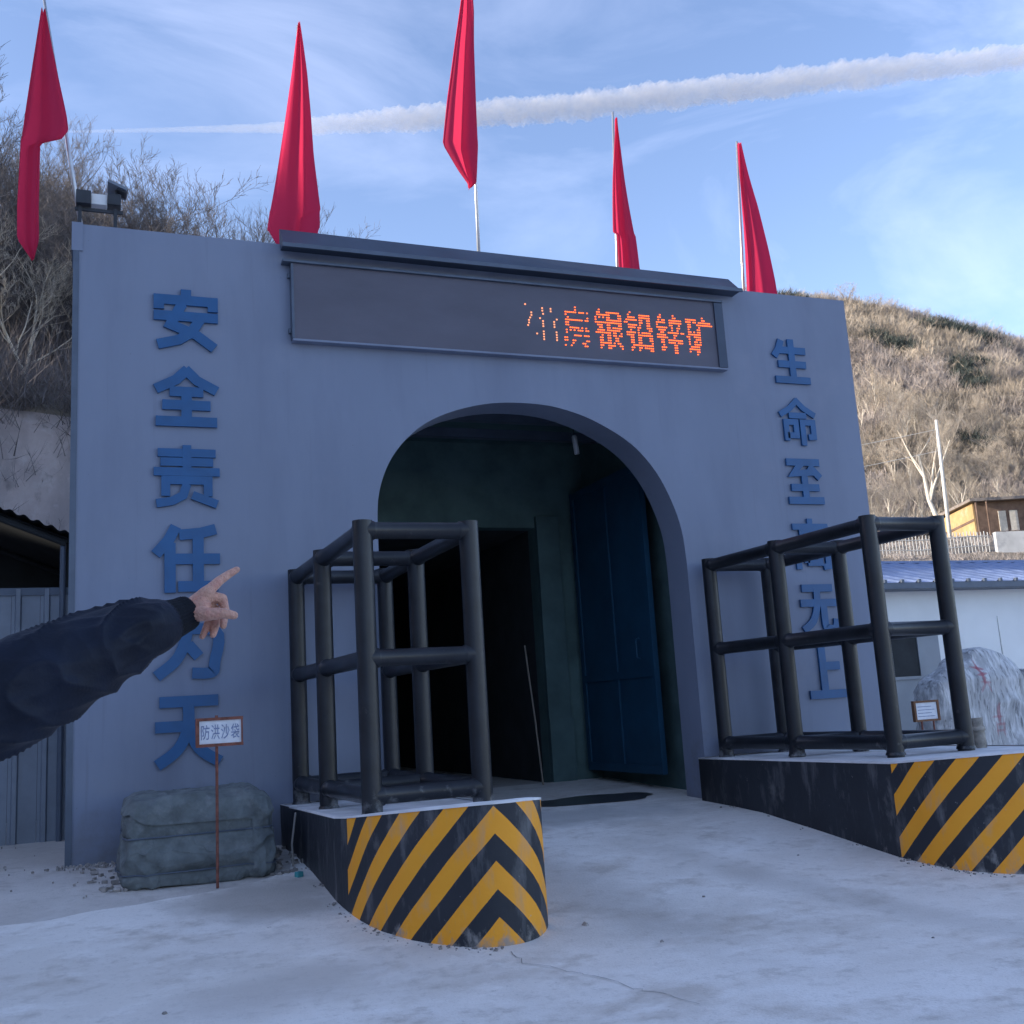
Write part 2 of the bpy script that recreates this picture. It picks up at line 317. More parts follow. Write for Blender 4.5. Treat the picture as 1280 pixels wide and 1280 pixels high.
# ------------------------------------------------------------------ portal
ARCH = [(2.87, 3.0), (2.885, 3.3), (2.95, 3.55), (3.06, 3.77), (3.22, 3.965), (3.42, 4.13), (3.68, 4.26), (3.96, 4.348), (4.2, 4.395), (4.45, 4.415), (4.75, 4.41), (5.0, 4.378), (5.3, 4.295), (5.58, 4.17), (5.8, 4.04), (5.97, 3.9), (6.15, 3.68), (6.28, 3.44), (6.38, 3.17), (6.432, 2.92), (6.45, 2.6)]
AP = [(p.x, p.y) for p in catmull([(a, b, 0) for a, b in ARCH], 3)]
W_, Hh, TH = 9.11, 6.0, 0.45
portal = thing('mine_portal', (4.55, 0, 0), 'grey painted mine portal building with a large arched entrance', 'portal')
out = [(2.87, -0.15)] + AP + [(6.45, -0.15)]
b = MB()
def sheet(y):
    base = len(b.v)
    quads = [[(0, -.15), (2.87, -.15), (2.87, 3.0), (0, 3.0)], [(0, 3.0), (2.87, 3.0), (2.87, Hh), (0, Hh)], [(6.45, -.15), (W_, -.15), (W_, 2.6), (6.45, 2.6)], [(6.45, 2.6), (W_, 2.6), (W_, Hh), (6.45, Hh)]]
    for i in range(len(AP) - 1):
        if AP[i + 1][0] - AP[i][0] > 1e-4: quads.append([AP[i], AP[i + 1], (AP[i + 1][0], Hh), (AP[i][0], Hh)])
    for q in quads: b.add([(x, y, z) for x, z in q], [(0, 1, 2, 3)])
sheet(0); sheet(TH)
for i in range(len(out) - 1):
    (x0, z0), (x1, z1) = out[i], out[i + 1]; b.add([(x0, 0, z0), (x1, 0, z1), (x1, TH, z1), (x0, TH, z0)], [(0, 1, 2, 3)])
b.add([(0, 0, -.15), (0, TH, -.15), (0, TH, Hh), (0, 0, Hh)], [(0, 1, 2, 3)]); b.add([(W_, 0, -.15), (W_, TH, -.15), (W_, TH, Hh), (W_, 0, Hh)], [(0, 1, 2, 3)]); b.add([(0, 0, Hh), (W_, 0, Hh), (W_, TH, Hh), (0, TH, Hh)], [(0, 1, 2, 3)])
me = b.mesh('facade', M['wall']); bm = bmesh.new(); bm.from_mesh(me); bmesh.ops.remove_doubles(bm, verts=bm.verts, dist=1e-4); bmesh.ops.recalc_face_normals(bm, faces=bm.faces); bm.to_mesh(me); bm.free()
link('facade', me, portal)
t_ = MB(); t_.box((-0.035, -0.012, -0.12), (0.02, 0.3, 5.72)); t_.build('corner_trim', M['trim'], portal)
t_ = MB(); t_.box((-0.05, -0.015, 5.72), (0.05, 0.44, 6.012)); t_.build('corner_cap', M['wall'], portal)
# inner chamber
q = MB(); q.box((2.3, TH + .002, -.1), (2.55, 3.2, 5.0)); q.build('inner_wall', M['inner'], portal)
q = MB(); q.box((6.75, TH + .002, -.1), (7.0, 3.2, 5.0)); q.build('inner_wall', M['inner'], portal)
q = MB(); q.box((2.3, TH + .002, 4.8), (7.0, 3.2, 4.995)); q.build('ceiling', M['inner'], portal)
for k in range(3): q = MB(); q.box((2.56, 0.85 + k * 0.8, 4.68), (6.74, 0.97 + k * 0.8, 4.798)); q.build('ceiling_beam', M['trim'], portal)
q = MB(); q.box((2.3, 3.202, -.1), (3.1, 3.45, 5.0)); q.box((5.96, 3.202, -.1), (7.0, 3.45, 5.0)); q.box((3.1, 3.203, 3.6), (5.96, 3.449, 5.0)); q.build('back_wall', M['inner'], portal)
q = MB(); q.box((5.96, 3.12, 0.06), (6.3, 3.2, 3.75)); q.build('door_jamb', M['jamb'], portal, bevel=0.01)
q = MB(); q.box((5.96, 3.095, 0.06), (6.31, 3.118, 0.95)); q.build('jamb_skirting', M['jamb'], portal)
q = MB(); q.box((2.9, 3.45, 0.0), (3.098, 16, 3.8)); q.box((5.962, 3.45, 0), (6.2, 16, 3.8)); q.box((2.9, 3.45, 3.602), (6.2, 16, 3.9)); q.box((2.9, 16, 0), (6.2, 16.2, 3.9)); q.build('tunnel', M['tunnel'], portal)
q = MB(); q.box((-.0, TH + .001, -.1), (2.29, 3.0, 5.6)); q.box((7.01, TH + .001, -.1), (9.1, 3.0, 5.6)); q.box((0, TH + .001, 5.0), (9.1, 3.4, 5.62)); q.build('rear_block', M['grey_render'], portal)
def leaf(x, side):
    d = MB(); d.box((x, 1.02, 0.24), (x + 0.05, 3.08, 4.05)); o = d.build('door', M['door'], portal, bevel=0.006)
    fx = x - 0.022 if side > 0 else x + 0.051
    for (y0, y1, z0, z1) in ((1.02, 1.12, .24, 4.05), (2.98, 3.08, .24, 4.05), (1.12, 2.98, .24, .34), (1.12, 2.98, 3.95, 4.05), (1.12, 2.98, 1.4, 1.5), (2.0, 2.1, .34, 1.4), (2.0, 2.1, 1.5, 3.95)):
        k = MB(); k.box((fx, y0, z0), (fx + 0.021, y1, z1)); k.build('door_rib', M['door'], o)
    k = MB(); k.tube([(fx - 0.02, 1.3, 1.62), (fx - 0.07, 1.3, 1.64), (fx - 0.07, 1.3, 1.86), (fx - 0.02, 1.3, 1.88)], 0.011, 8); k.build('handle', M['door'], o)
leaf(6.5, 1); leaf(2.78, -1)
# canopy sheet above the display
q = MB(); x0, x1 = 1.95, 7.43
q.add([(x0, 0.05, 6.19), (x1, 0.05, 6.155), (x1, -0.20, 5.905), (x0, -0.20, 5.93), (x0, 0.05, 5.93), (x1, 0.05, 5.905)], [(0, 1, 2, 3), (3, 2, 5, 4), (0, 3, 4), (1, 5, 2), (0, 4, 5, 1)])
q.build('canopy', M['canopy'], portal)
q = MB(); q.box((x0 - .01, -0.215, 5.888), (x1 + .01, -0.192, 5.93)); q.build('canopy_lip', M['trim'], portal)
# raised characters
def glyph(ch, name, m, w, hgt, depth, weight, parent, x, z, y, rot=0.0):
    c = bpy.data.curves.new(name, 'FONT'); c.body = ch; c.offset = weight; c.extrude = depth / 2; c.resolution_u = 3
    o = bpy.data.objects.new(name, c); COL.objects.link(o); bpy.context.view_layer.update()
    me = bpy.data.meshes.new_from_object(o.evaluated_get(bpy.context.evaluated_depsgraph_get())); bpy.data.objects.remove(o)
    co = np.array([v.co for v in me.vertices]); lo, hi = co.min(0), co.max(0); ce = (lo + hi) / 2
    sc = np.array([w / (hi[0] - lo[0]), hgt / (hi[1] - lo[1])])
    for v in me.vertices:
        a, bb = (v.co.x - ce[0]) * sc[0], (v.co.y - ce[1]) * sc[1]
        ar, br = a * math.cos(rot) - bb * math.sin(rot), a * math.sin(rot) + bb * math.cos(rot)
        v.co = (x + ar, y - v.co.z, z + br)
    me.materials.clear(); me.materials.append(m); me.update()
    return link(name, me, parent)
STROKES = {
'安': [[(50, 102), (50, 86)], [(8, 66), (8, 83), (92, 83), (92, 66)], [(0, 55), (100, 55)], [(44, 77), (26, 40), (66, 24), (94, 3)], [(74, 55), (58, 28), (38, 14), (6, 5)]],
'全': [[(52, 97), (34, 78), (3, 61)], [(48, 97), (66, 78), (97, 61)], [(24, 58), (76, 58)], [(13, 35), (87, 35)], [(3, 7), (97, 7)], [(50, 56), (50, 9)]],
'责': [[(6, 88), (94, 88)], [(10, 73), (90, 73)], [(0, 57), (100, 57)], [(50, 101), (50, 60)], [(18, 17), (18, 43), (82, 43), (82, 17)], [(50, 37), (44, 18), (28, 9), (4, 5)], [(58, 19), (96, 4)]],
'任': [[(33, 99), (22, 78), (3, 57)], [(24, 74), (24, 0)], [(38, 86), (70, 89), (93, 95)], [(31, 50), (99, 50)], [(36, 9), (96, 9)], [(66, 88), (66, 11)]],
'为': [[(20, 96), (36, 80)], [(6, 67), (90, 67), (89, 20), (84, 7), (56, 7)], [(50, 101), (48, 62), (34, 28), (4, 4)], [(50, 48), (66, 30)]],
'天': [[(8, 92), (94, 92)], [(2, 57), (98, 57)], [(50, 90), (49, 54), (34, 24), (5, 4)], [(51, 54), (66, 24), (96, 4)]],
'生': [[(26, 98), (18, 78), (4, 60)], [(16, 75), (92, 75)], [(13, 43), (90, 43)], [(2, 7), (98, 7)], [(52, 101), (52, 9)]],
'命': [[(53, 99), (32, 80), (2, 64)], [(47, 99), (68, 80), (98, 64)], [(26, 63), (74, 63)], [(16, 6), (16, 48), (43, 48), (43, 18), (18, 18)], [(61, -4), (61, 48), (90, 48), (90, 16), (75, 15)]],
'至': [[(5, 93), (95, 93)], [(46, 92), (22, 67), (82, 72)], [(66, 85), (93, 58)], [(12, 36), (88, 36)], [(2, 7), (98, 7)], [(50, 62), (50, 9)]],
'高': [[(50, 103), (50, 88)], [(2, 86), (98, 86)], [(26, 57), (26, 73), (74, 73), (74, 57), (28, 57)], [(10, -1), (10, 43), (90, 43), (90, 5), (76, 3)], [(32, 12), (32, 29), (68, 29), (68, 12), (34, 12)]],
'无': [[(9, 91), (91, 91)], [(2, 60), (98, 60)], [(48, 90), (46, 58), (32, 24), (4, 4)], [(63, 58), (63, 16), (70, 7), (90, 8), (95, 26)]],
'上': [[(43, 101), (43, 9)], [(45, 57), (88, 57)], [(2, 7), (98, 7)]]}
def strokes(ch, w, hgt, x, z, parent, name='character'):
    q = MB(); t_ = 8.2 if ch not in '高命责' else 6.8
    for si, st_ in enumerate(STROKES[ch]):
        P_ = [Vector((x + (a / 100 - .5) * w, z + (b_ / 100 - .5) * hgt)) for a, b_ in st_]; hw = t_ / 100 * (w + hgt) / 2; n = len(P_); yf = -0.030 - 0.0006 * si; yb_ = -0.006
        if len(P_) > 3 and ch not in '命高责安' or ch in '天无为' and n > 2: P_ = [Vector((p.x, p.y)) for p in catmull([(p.x, p.y, 0) for p in P_], 5)]; n = len(P_)
        Lf, Rt = [], []
        for i in range(n):
            d0 = (P_[i] - P_[i - 1]).normalized() if i else (P_[1] - P_[0]).normalized(); d1 = (P_[i + 1] - P_[i]).normalized() if i < n - 1 else d0
            n0 = Vector((-d0.y, d0.x)); n1_ = Vector((-d1.y, d1.x)); mm = (n0 + n1_).normalized(); k_ = hw / max(.45, mm.dot(n0)); Lf.append(P_[i] + mm * k_); Rt.append(P_[i] - mm * k_)
        b0 = len(q.v)
        for i in range(n):
            for v_ in (Lf[i], Rt[i]): q.v += [(v_.x, yf, v_.y), (v_.x, yb_, v_.y)]
        for i in range(n - 1):
            a = b0 + 4 * i; q.f += [(a, a + 4, a + 6, a + 2), (a, a + 1, a + 5, a + 4), (a + 2, a + 6, a + 7, a + 3)]
        a = b0; q.f.append((a, a + 2, a + 3, a + 1)); a = b0 + 4 * (n - 1); q.f.append((a, a + 1, a + 3, a + 2))
    return q.build(name, M['blue_letter'], parent)
for ch, z, hgt in (('安', 5.09, .60), ('全', 4.30, .59), ('责', 3.505, .60), ('任', 2.70, .64), ('为', 1.905, .65), ('天', 1.10, .64)):
    strokes(ch, 0.61, hgt, 1.005, z, portal)['label'] = f'raised blue character {ch} on the left of the wall'
for ch, z, hgt in (('生', 5.117, .56), ('命', 4.35, .56), ('至', 3.60, .55), ('高', 2.83, .59), ('无', 2.07, .57), ('上', 1.34, .65)):
    strokes(ch, 0.53, hgt, 8.175, z, portal)['label'] = f'raised blue character {ch} on the right of the wall'

# ------------------------------------------------------------------ LED display
disp = thing('led_display', (4.6, -0.05, 4.93), 'long grey LED display showing orange scrolling characters under the canopy', 'display')
q = MB(); q.box((2.06, -0.085, 4.945), (7.08, -0.003, 5.78)); q.build('screen', M['screen'], disp)
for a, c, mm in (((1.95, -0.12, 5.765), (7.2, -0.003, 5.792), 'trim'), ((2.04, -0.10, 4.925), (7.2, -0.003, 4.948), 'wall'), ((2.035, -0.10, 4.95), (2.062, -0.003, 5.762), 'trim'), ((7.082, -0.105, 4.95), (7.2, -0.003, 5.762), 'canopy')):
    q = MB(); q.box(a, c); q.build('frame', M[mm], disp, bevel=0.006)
for z in (5.02, 5.62): q = MB(); q.box((2.01, -0.05, z), (2.033, -0.004, z + .05)); q.build('bracket', M['trim'], disp)
BIT = dict(房=['0100', '0180', '3ffc', '3004', '3004', '3ffc', '31c0', '3040', '3ffe', '2ffc', '2100', '23fc', '630c', '660c', '4c78', '4838'],
    银=['1000', '31fe', '3f86', '7d86', 'c1fe', '7ffe', '3d86', '19fe', '7dfc', '7fb2', '19b6', '1998', '1998', '1fac', '19e6', '1182'],
    铅=['1000', '30fc', '3efc', '7ecc', 'c0cc', '7e8c', '3d8e', '1906', '7dfc', '7ffe', '1986', '1986', '1986', '1ffe', '19fe', '1186'],
    锌=['1020', '3030', '3cfe', '7cfe', '40c4', '7e4c', '3c48', '19ff', '7c30', '7e30', '19fe', '19fe', '1830', '1c30', '1830', '0030'],
    矿=['0020', '7e30', '7efe', '31ff', '3180', '2180', '3d80', '7f80', '6780', '6780', '2780', '2780', '3f00', '3f00', '2300', '0200'])
PX = 0.0245; random.seed(11)
for k, ch in enumerate('房银铅锌矿'):
    q = MB(); x0 = 5.06 + k * 0.398
    for j, row in enumerate(BIT[ch]):
        v = int(row, 16)
        for i in range(16):
            if v >> (15 - i) & 1 and not (ch == '房' and j in (3, 6, 12) and i > 4) and random.random() < (0.93 if k else 0.75):
                x, z = x0 + i * PX, 5.545 - j * 0.0305; q.box((x, -0.091, z), (x + 0.0165, -0.0855, z + 0.011))
    o = q.build('lit_character', M['led'], disp); o['label'] = f'orange lit dots of {ch}'; o['kind'] = 'stuff'
q = MB()
for (i, j) in [(0, 1), (2, 4), (2, 5), (1.5, 6), (1, 7), (1, 8), (.6, 9), (3.6, 12), (6, 2), (6, 3), (6.2, 4.2), (5, 6), (6, 7), (6, 8), (6, 9), (6, 11), (6, 12), (6, 13), (6, 14), (9, 2), (9, 3), (11, 6), (10, 7), (10, 8), (10, 9), (10.6, 11), (10.6, 12), (10.6, 13), (10.6, 14)]:
    x, z = 4.62 + i * 0.034, 5.56 - j * 0.0305; q.box((x, -0.091, z), (x + 0.017, -0.0855, z + 0.016))
o = q.build('lit_character', M['led_dim'], disp); o['label'] = 'faint broken dots of a half-drawn character'; o['kind'] = 'stuff'

# ------------------------------------------------------------------ flags
M['flag'] = bpy.data.materials.new('flag_red'); M['flag'].use_nodes = True
t = M['flag'].node_tree; p = t.nodes['Principled BSDF']; p.inputs['Base Color'].default_value = (0.52, 0.03, 0.085, 1); p.inputs['Roughness'].default_value = 0.75; p.inputs['Specular IOR Level'].default_value = 0.15
tr = N(t, 'ShaderNodeBsdfTranslucent'); tr.inputs['Color'].default_value = (0.85, 0.05, 0.13, 1); ms = N(t, 'ShaderNodeMixShader'); ms.inputs[0].default_value = 0.5
L(t, p.outputs[0], ms.inputs[1]); L(t, tr.outputs[0], ms.inputs[2]); L(t, ms.outputs[0], t.nodes['Material Output'].inputs['Surface'])
FL = [
 ([(8.423, -0.372, -0.334, 8.431), (8.006, -0.417, -0.268, 8.034), (7.614, -0.462, -0.195, 7.66), (7.192, -0.512, -0.107, 7.256), (7.033, -0.531, -0.082, 7.1), (6.944, -0.54, -0.141, 7.004), (6.901, -0.542, -0.346, 6.93), (6.582, -0.55, -0.348, 6.609), (6.241, -0.558, -0.35, 6.267), (5.89, -0.55, -0.343, 5.912), (5.711, -0.426, -0.39, 5.715)], (-0.353, 8.62), (0.146, 6.0), 'red flag on a leaning pole above the left wall corner, hanging in two folds'),
 ([(8.781, 2.242, 2.26, 8.785), (8.444, 2.189, 2.296, 8.464), (8.092, 2.137, 2.332, 8.126), (7.597, 2.06, 2.364, 7.645), (7.112, 1.985, 2.386, 7.168), (6.73, 1.926, 2.42, 6.794), (6.476, 1.887, 2.439, 6.542), (6.448, 1.883, 2.421, 6.512), (6.262, 1.858, 2.407, 6.324), (6.1, 1.948, 2.36, 6.15)], (2.252, 8.823), (2.162, 6.0), 'widest red flag, hanging as a full cone at the left end of the canopy'),
 ([(9.639, 4.217, 4.341, 9.665), (9.284, 4.158, 4.352, 9.323), (8.847, 4.084, 4.333, 8.894), (8.153, 3.968, 4.319, 8.211), (7.602, 3.891, 4.307, 7.664), (7.534, 3.907, 4.308, 7.592), (7.254, 4.058, 4.28, 7.284), (7.097, 4.156, 4.255, 7.11), (7.027, 4.152, 4.182, 7.03)], (4.318, 9.9), (4.254, 6.0), 'tallest red flag, middle of the five, ending high above the canopy on a bare pole'),
 ([(8.242, 6.159, 6.182, 8.246), (7.801, 6.104, 6.211, 7.816), (7.41, 6.054, 6.233, 7.433), (7.045, 6.012, 6.256, 7.075), (6.686, 5.97, 6.279, 6.72), (6.638, 6.009, 6.285, 6.668), (6.1, 5.983, 6.301, 6.13)], (6.161, 8.384), (6.0, 6.0), 'narrow red flag hanging behind the right half of the canopy'),
 ([(8.181, 7.951, 7.989, 8.187), (7.725, 7.914, 8.047, 7.742), (7.273, 7.871, 8.111, 7.302), (6.828, 7.831, 8.15, 6.863), (6.433, 7.797, 8.188, 6.471), (5.98, 7.761, 8.24, 6.02)], (7.96, 8.251), (7.777, 5.95), 'rightmost red flag, hanging over the wall right of the canopy')]
for k, (rows, top, bot, lab) in enumerate(FL):
    fo = thing('flag', (bot[0], 0.3, 6.0), lab, 'flag', 'red flags along the top of the portal')
    yb = 0.42; top = (top[0] + .0085 * (top[0] - .16), top[1] + .03); bot = (bot[0] + .011 * (bot[0] - .16), bot[1])
    q = MB(); q.tube([(bot[0], yb + .02, bot[1] - 0.6), ((bot[0] + top[0]) / 2, yb, (bot[1] + top[1]) / 2 - .3), (top[0], 0.40, top[1])], [0.022, 0.02, 0.014], 10); q.build('pole', M['steel'], fo, smooth=True)
    R_ = np.array(rows); nr = len(rows); nv = 46; nu = 30
    seg = np.linspace(0, nr - 1, nv + 1)
    def fn(u, v):
        s = v * (nr - 1); zl = np.interp(s, range(nr), R_[:, 0]); xl = np.interp(s, range(nr), R_[:, 1]); xr = np.interp(s, range(nr), R_[:, 2]); zr_ = np.interp(s, range(nr), R_[:, 3])
        wd = abs(xr - xl); uu = u + 0.05 * math.sin(u * 9 + v * 3 + k)
        am = 0.04 + 0.11 * wd
        y = 0.26 - am * (0.5 * math.cos(u * 2 * math.pi) + 0.42 * math.sin(u * 11 + k * 2 + 1.2 * v) + 0.08 * math.sin(u * 23 + k + 2.5 * v)) - 0.03 * math.sin(v * 5 + k)
        return (xl + (xr - xl) * min(1, max(0, uu)), y, zl + (zr_ - zl) * u + 0.03 * wd * math.sin(u * 13 + k) * (v > .9))
    q = MB(); q.grid(nu, nv, fn); q.build('cloth', M['flag'], fo, smooth=True)

# ------------------------------------------------------------------ security camera on the wall top
sc_ = thing('security_camera', (0.2, 0.2, 6.0), 'black security camera unit with a white panel on the left wall corner', 'camera')
q = MB(); q.box((-0.02, 0.13, 6.29), (0.12, 0.30, 6.43)); q.build('junction_box', M['camera_black'], sc_, bevel=0.008)
q = MB(); q.box((0.122, 0.17, 6.31), (0.27, 0.27, 6.42)); q.build('panel', M['camera_white'], sc_, bevel=0.006)
q = MB(); q.box((0.272, 0.14, 6.31), (0.40, 0.28, 6.43)); q.build('camera_body', M['camera_black'], sc_, bevel=0.01)
q = MB(); q.tube([(0.35, 0.2, 6.43), (0.36, 0.2, 6.50)], 0.018, 8); q.build('mount', M['camera_black'], sc_)
q = MB(); q.box((0.27, 0.08, 6.485), (0.46, 0.32, 6.515), Matrix.Rotation(R(22), 3, 'Y')); q.build('sun_shield', M['sheet'], sc_)
q = MB(); q.box((0.36, 0.12, 6.45), (0.46, 0.26, 6.50), Matrix.Rotation(R(22), 3, 'Y')); q.build('lens_housing', M['camera_black'], sc_, bevel=0.01)
for x in (0.0, 0.33): q = MB(); q.box((x, 0.19, 6.0), (x + .035, 0.225, 6.288)); q.build('bracket', M['camera_black'], sc_)
q = MB(); q.box((-0.03, 0.20, 6.245), (0.42, 0.23, 6.275)); q.build('crossbar', M['camera_black'], sc_)

# ------------------------------------------------------------------ platforms with hazard paint
def hazard_mat(name, u0):
    m = bpy.data.materials.new(name); m.use_nodes = True; t, p = nodes_of(m)
    p.inputs['Roughness'].default_value = 0.55; p.inputs['Specular IOR Level'].default_value = 0.35
    uv = N(t, 'ShaderNodeUVMap'); sx = N(t, 'ShaderNodeSeparateXYZ'); L(t, uv.outputs[0], sx.inputs[0])
    def mth(op, a, b=None, c=None):
        n = N(t, 'ShaderNodeMath', operation=op)
        for i, q in enumerate((a, b, c)):
            if q is None: continue
            if isinstance(q, (int, float)): n.inputs[i].default_value = q
            else: L(t, q, n.inputs[i])
        return n.outputs[0]
    tc = N(t, 'ShaderNodeTexCoord')
    wob = N(t, 'ShaderNodeTexNoise', i_Scale=4.0, i_Detail=2.0); L(t, tc.outputs['Object'], wob.inputs['Vector'])
    au = mth('ABSOLUTE', mth('SUBTRACT', sx.outputs[0], u0))
    ph = mth('ADD', mth('ADD', mth('MULTIPLY', au, 1.04), sx.outputs[1]), mth('MULTIPLY', wob.outputs[0], 0.012))
    fr = mth('FRACT', mth('DIVIDE', ph, 0.345))
    yel = mth('MULTIPLY', mth('LESS_THAN', fr, 0.5), mth('GREATER_THAN', sx.outputs[0], 0.012))
    n1 = N(t, 'ShaderNodeTexNoise', i_Scale=2.5, i_Detail=6.0); L(t, tc.outputs['Object'], n1.inputs['Vector'])
    ym = N(t, 'ShaderNodeMix', data_type='RGBA'); L(t, n1.outputs[0], ym.inputs['Factor']); ym.inputs['A'].default_value = (0.86, 0.33, 0.02, 1); ym.inputs['B'].default_value = (0.93, 0.41, 0.03, 1)
    bm_ = N(t, 'ShaderNodeMix', data_type='RGBA'); L(t, n1.outputs[0], bm_.inputs['Factor']); bm_.inputs['A'].default_value = (0.016, 0.019, 0.026, 1); bm_.inputs['B'].default_value = (0.034, 0.04, 0.052, 1)
    mx = N(t, 'ShaderNodeMix', data_type='RGBA'); L(t, yel, mx.inputs['Factor']); L(t, bm_.outputs['Result'], mx.inputs['A']); L(t, ym.outputs['Result'], mx.inputs['B'])
    L(t, mx.outputs['Result'], p.inputs['Base Color'])
    nb = N(t, 'ShaderNodeTexNoise', i_Scale=14, i_Detail=6.0); L(t, tc.outputs['Object'], nb.inputs['Vector'])
    b = N(t, 'ShaderNodeBump', i_Strength=0.25, i_Distance=0.015); L(t, nb.outputs[0], b.inputs['Height']); L(t, b.outputs[0], p.inputs['Normal'])
    overlay(m, (0.30, 0.29, 0.28), 9, 0.56, 0.72, 0.85, (1, 1, 0.55), zfade=(-0.42, 0.0))
    overlay(m, (0.30, 0.30, 0.31), 5.0, 0.52, 0.76, 0.5, (1.2, 1.2, 0.3)); overlay(m, (0.36, 0.35, 0.34), 2.6, 0.58, 0.76, 0.5, (1, 1, 0.6)); overlay(m, (0.42, 0.41, 0.40), 22, 0.68, 0.74, 0.7)
    return m
def platform(name, label, outline, seam, u0, ztop, edge_w=0.03):
    """outline: CCW plan points (x, y); seam: index where the hazard paint starts; ztop(x, y)"""
    root = thing(name, (sum(p[0] for p in outline) / len(outline), -1.5, 0), label, 'platform', 'concrete platforms either side of the arch')
    n = len(outline); arc = [0.0]
    for i in range(1, n): arc.append(arc[-1] + math.dist(outline[i], outline[i - 1]))
    me = bpy.data.meshes.new('body'); bm = bmesh.new(); uvl = bm.loops.layers.uv.new('UVMap')
    K = 6; ring = []
    for i, (x, y) in enumerate(outline):
        z0, z1 = zg(y) - 0.12, ztop(x, y)
        ring.append([bm.verts.new((x + 0.006 * mnoise.noise(Vector((x * 3, y * 3, k))), y + 0.006 * mnoise.noise(Vector((x * 3, y * 3, k + 9))), z0 + (z1 - z0) * k / K)) for k in range(K + 1)])
    for i in range(n):
        j = (i + 1) % n
        for k in range(K):
            f = bm.faces.new((ring[i][k], ring[j][k], ring[j][k + 1], ring[i][k + 1])); f.smooth = True
            for l, ii in zip(f.loops, (i, j, j, i)):
                u = (arc[ii] - arc[seam]) if not (i == n - 1) else -9 ; l[uvl].uv = (u, l.vert.co.z)
    bm.to_mesh(me); bm.free(); me.materials.append(hazard_mat(name + '_paint', u0)); link('body', me, root)
    bm = bmesh.new(); vs = [bm.verts.new(r) for r in [(x, y, ztop(x, y)) for x, y in outline]]; f = bm.faces.new(vs); bmesh.ops.recalc_face_normals(bm, faces=[f])
    if f.normal.z < 0: f.normal_flip()
    bmesh.ops.triangulate(bm, faces=[f]); me = bpy.data.meshes.new('top'); bm.to_mesh(me); bm.free(); me.materials.append(M['plat_top']); link('top', me, root)
    for k in range(1):
        q = MB(); inner = [(x, y, ztop(x, y) + 0.004) for x, y in outline]
        cx_, cy_ = sum(p[0] for p in outline) / n, sum(p[1] for p in outline) / n
        for (x, y, z) in inner:
            d = Vector((x - cx_, y - cy_, 0)).normalized()
            q.v += [(x + d.x * .006, y + d.y * .006, z - .014), (x + d.x * .004, y + d.y * .004, z + .002), (x - d.x * .06, y - d.y * .06, z + .004)]
        for i in range(n):
            j = (i + 1) % n
            for a in (0, 1): q.f.append((i * 3 + a, j * 3 + a, j * 3 + a + 1, i * 3 + a + 1))
        q.build('rim', M['plat_top'], root, smooth=True)
    return root
def dense(P, n=4): return [(p.x, p.y) for p in catmull([(a, b, 0) for a, b in P], n)]
LP = [(1.83, -0.02)] + [(1.84, -0.6), (1.85, -1.2), (1.855, -1.8), (1.86, -2.3)] + dense([(1.885, -2.57), (1.93, -2.86), (2.0, -3.09), (2.14, -3.36), (2.3, -3.54), (2.44, -3.66), (2.6, -3.72), (2.78, -3.71), (2.93, -3.62), (3.06, -3.42), (3.12, -3.15)], 3) + [(3.13, -2.2), (3.10, -1.0), (3.05, -0.02)]
platform('barrier_platform', 'black concrete platform left of the arch with yellow chevrons on its rounded nose', LP, 5, 1.44, lambda x, y: interp(y, [-3.7, -3.0, -2.4, 0], [.53, .465, .41, .365]))
RP = [(6.36, -0.02)] + [(6.375, -0.6), (6.39, -1.2), (6.40, -1.8), (6.41, -2.5)] + dense([(6.425, -3.0), (6.46, -3.28), (6.54, -3.53), (6.68, -3.71), (6.86, -3.86), (7.1, -3.98), (7.4, -4.05), (7.75, -4.02), (8.05, -3.9), (8.3, -3.6), (8.4, -3.2)], 3) + [(8.4, -2.0), (8.4, -1.0), (8.4, -0.02)]
platform('barrier_platform', 'black concrete platform right of the arch with slanting yellow stripes', RP, 5, 1.95, lambda x, y: interp(y, [-4, -3.5, -3.0, 0], [.555, .52, .48, .462]))
q = MB(); q.tube([(8.1, -2.3, 0.45), (8.11, -2.3, 0.6), (8.105, -2.29, 0.76)], [0.075, 0.065, 0.07], 12); q.tube([(8.1, -2.3, 0.64), (8.1, -2.3, 0.68)], [0.082, 0.08], 12)
tag(q.build('post_stub', mat('old_concrete', (0.34, 0.31, 0.27), 0.95, 0.3, 12, 0.3, 30), smooth=True), 'short weathered concrete stub beside the right pipe frame', 'stub')

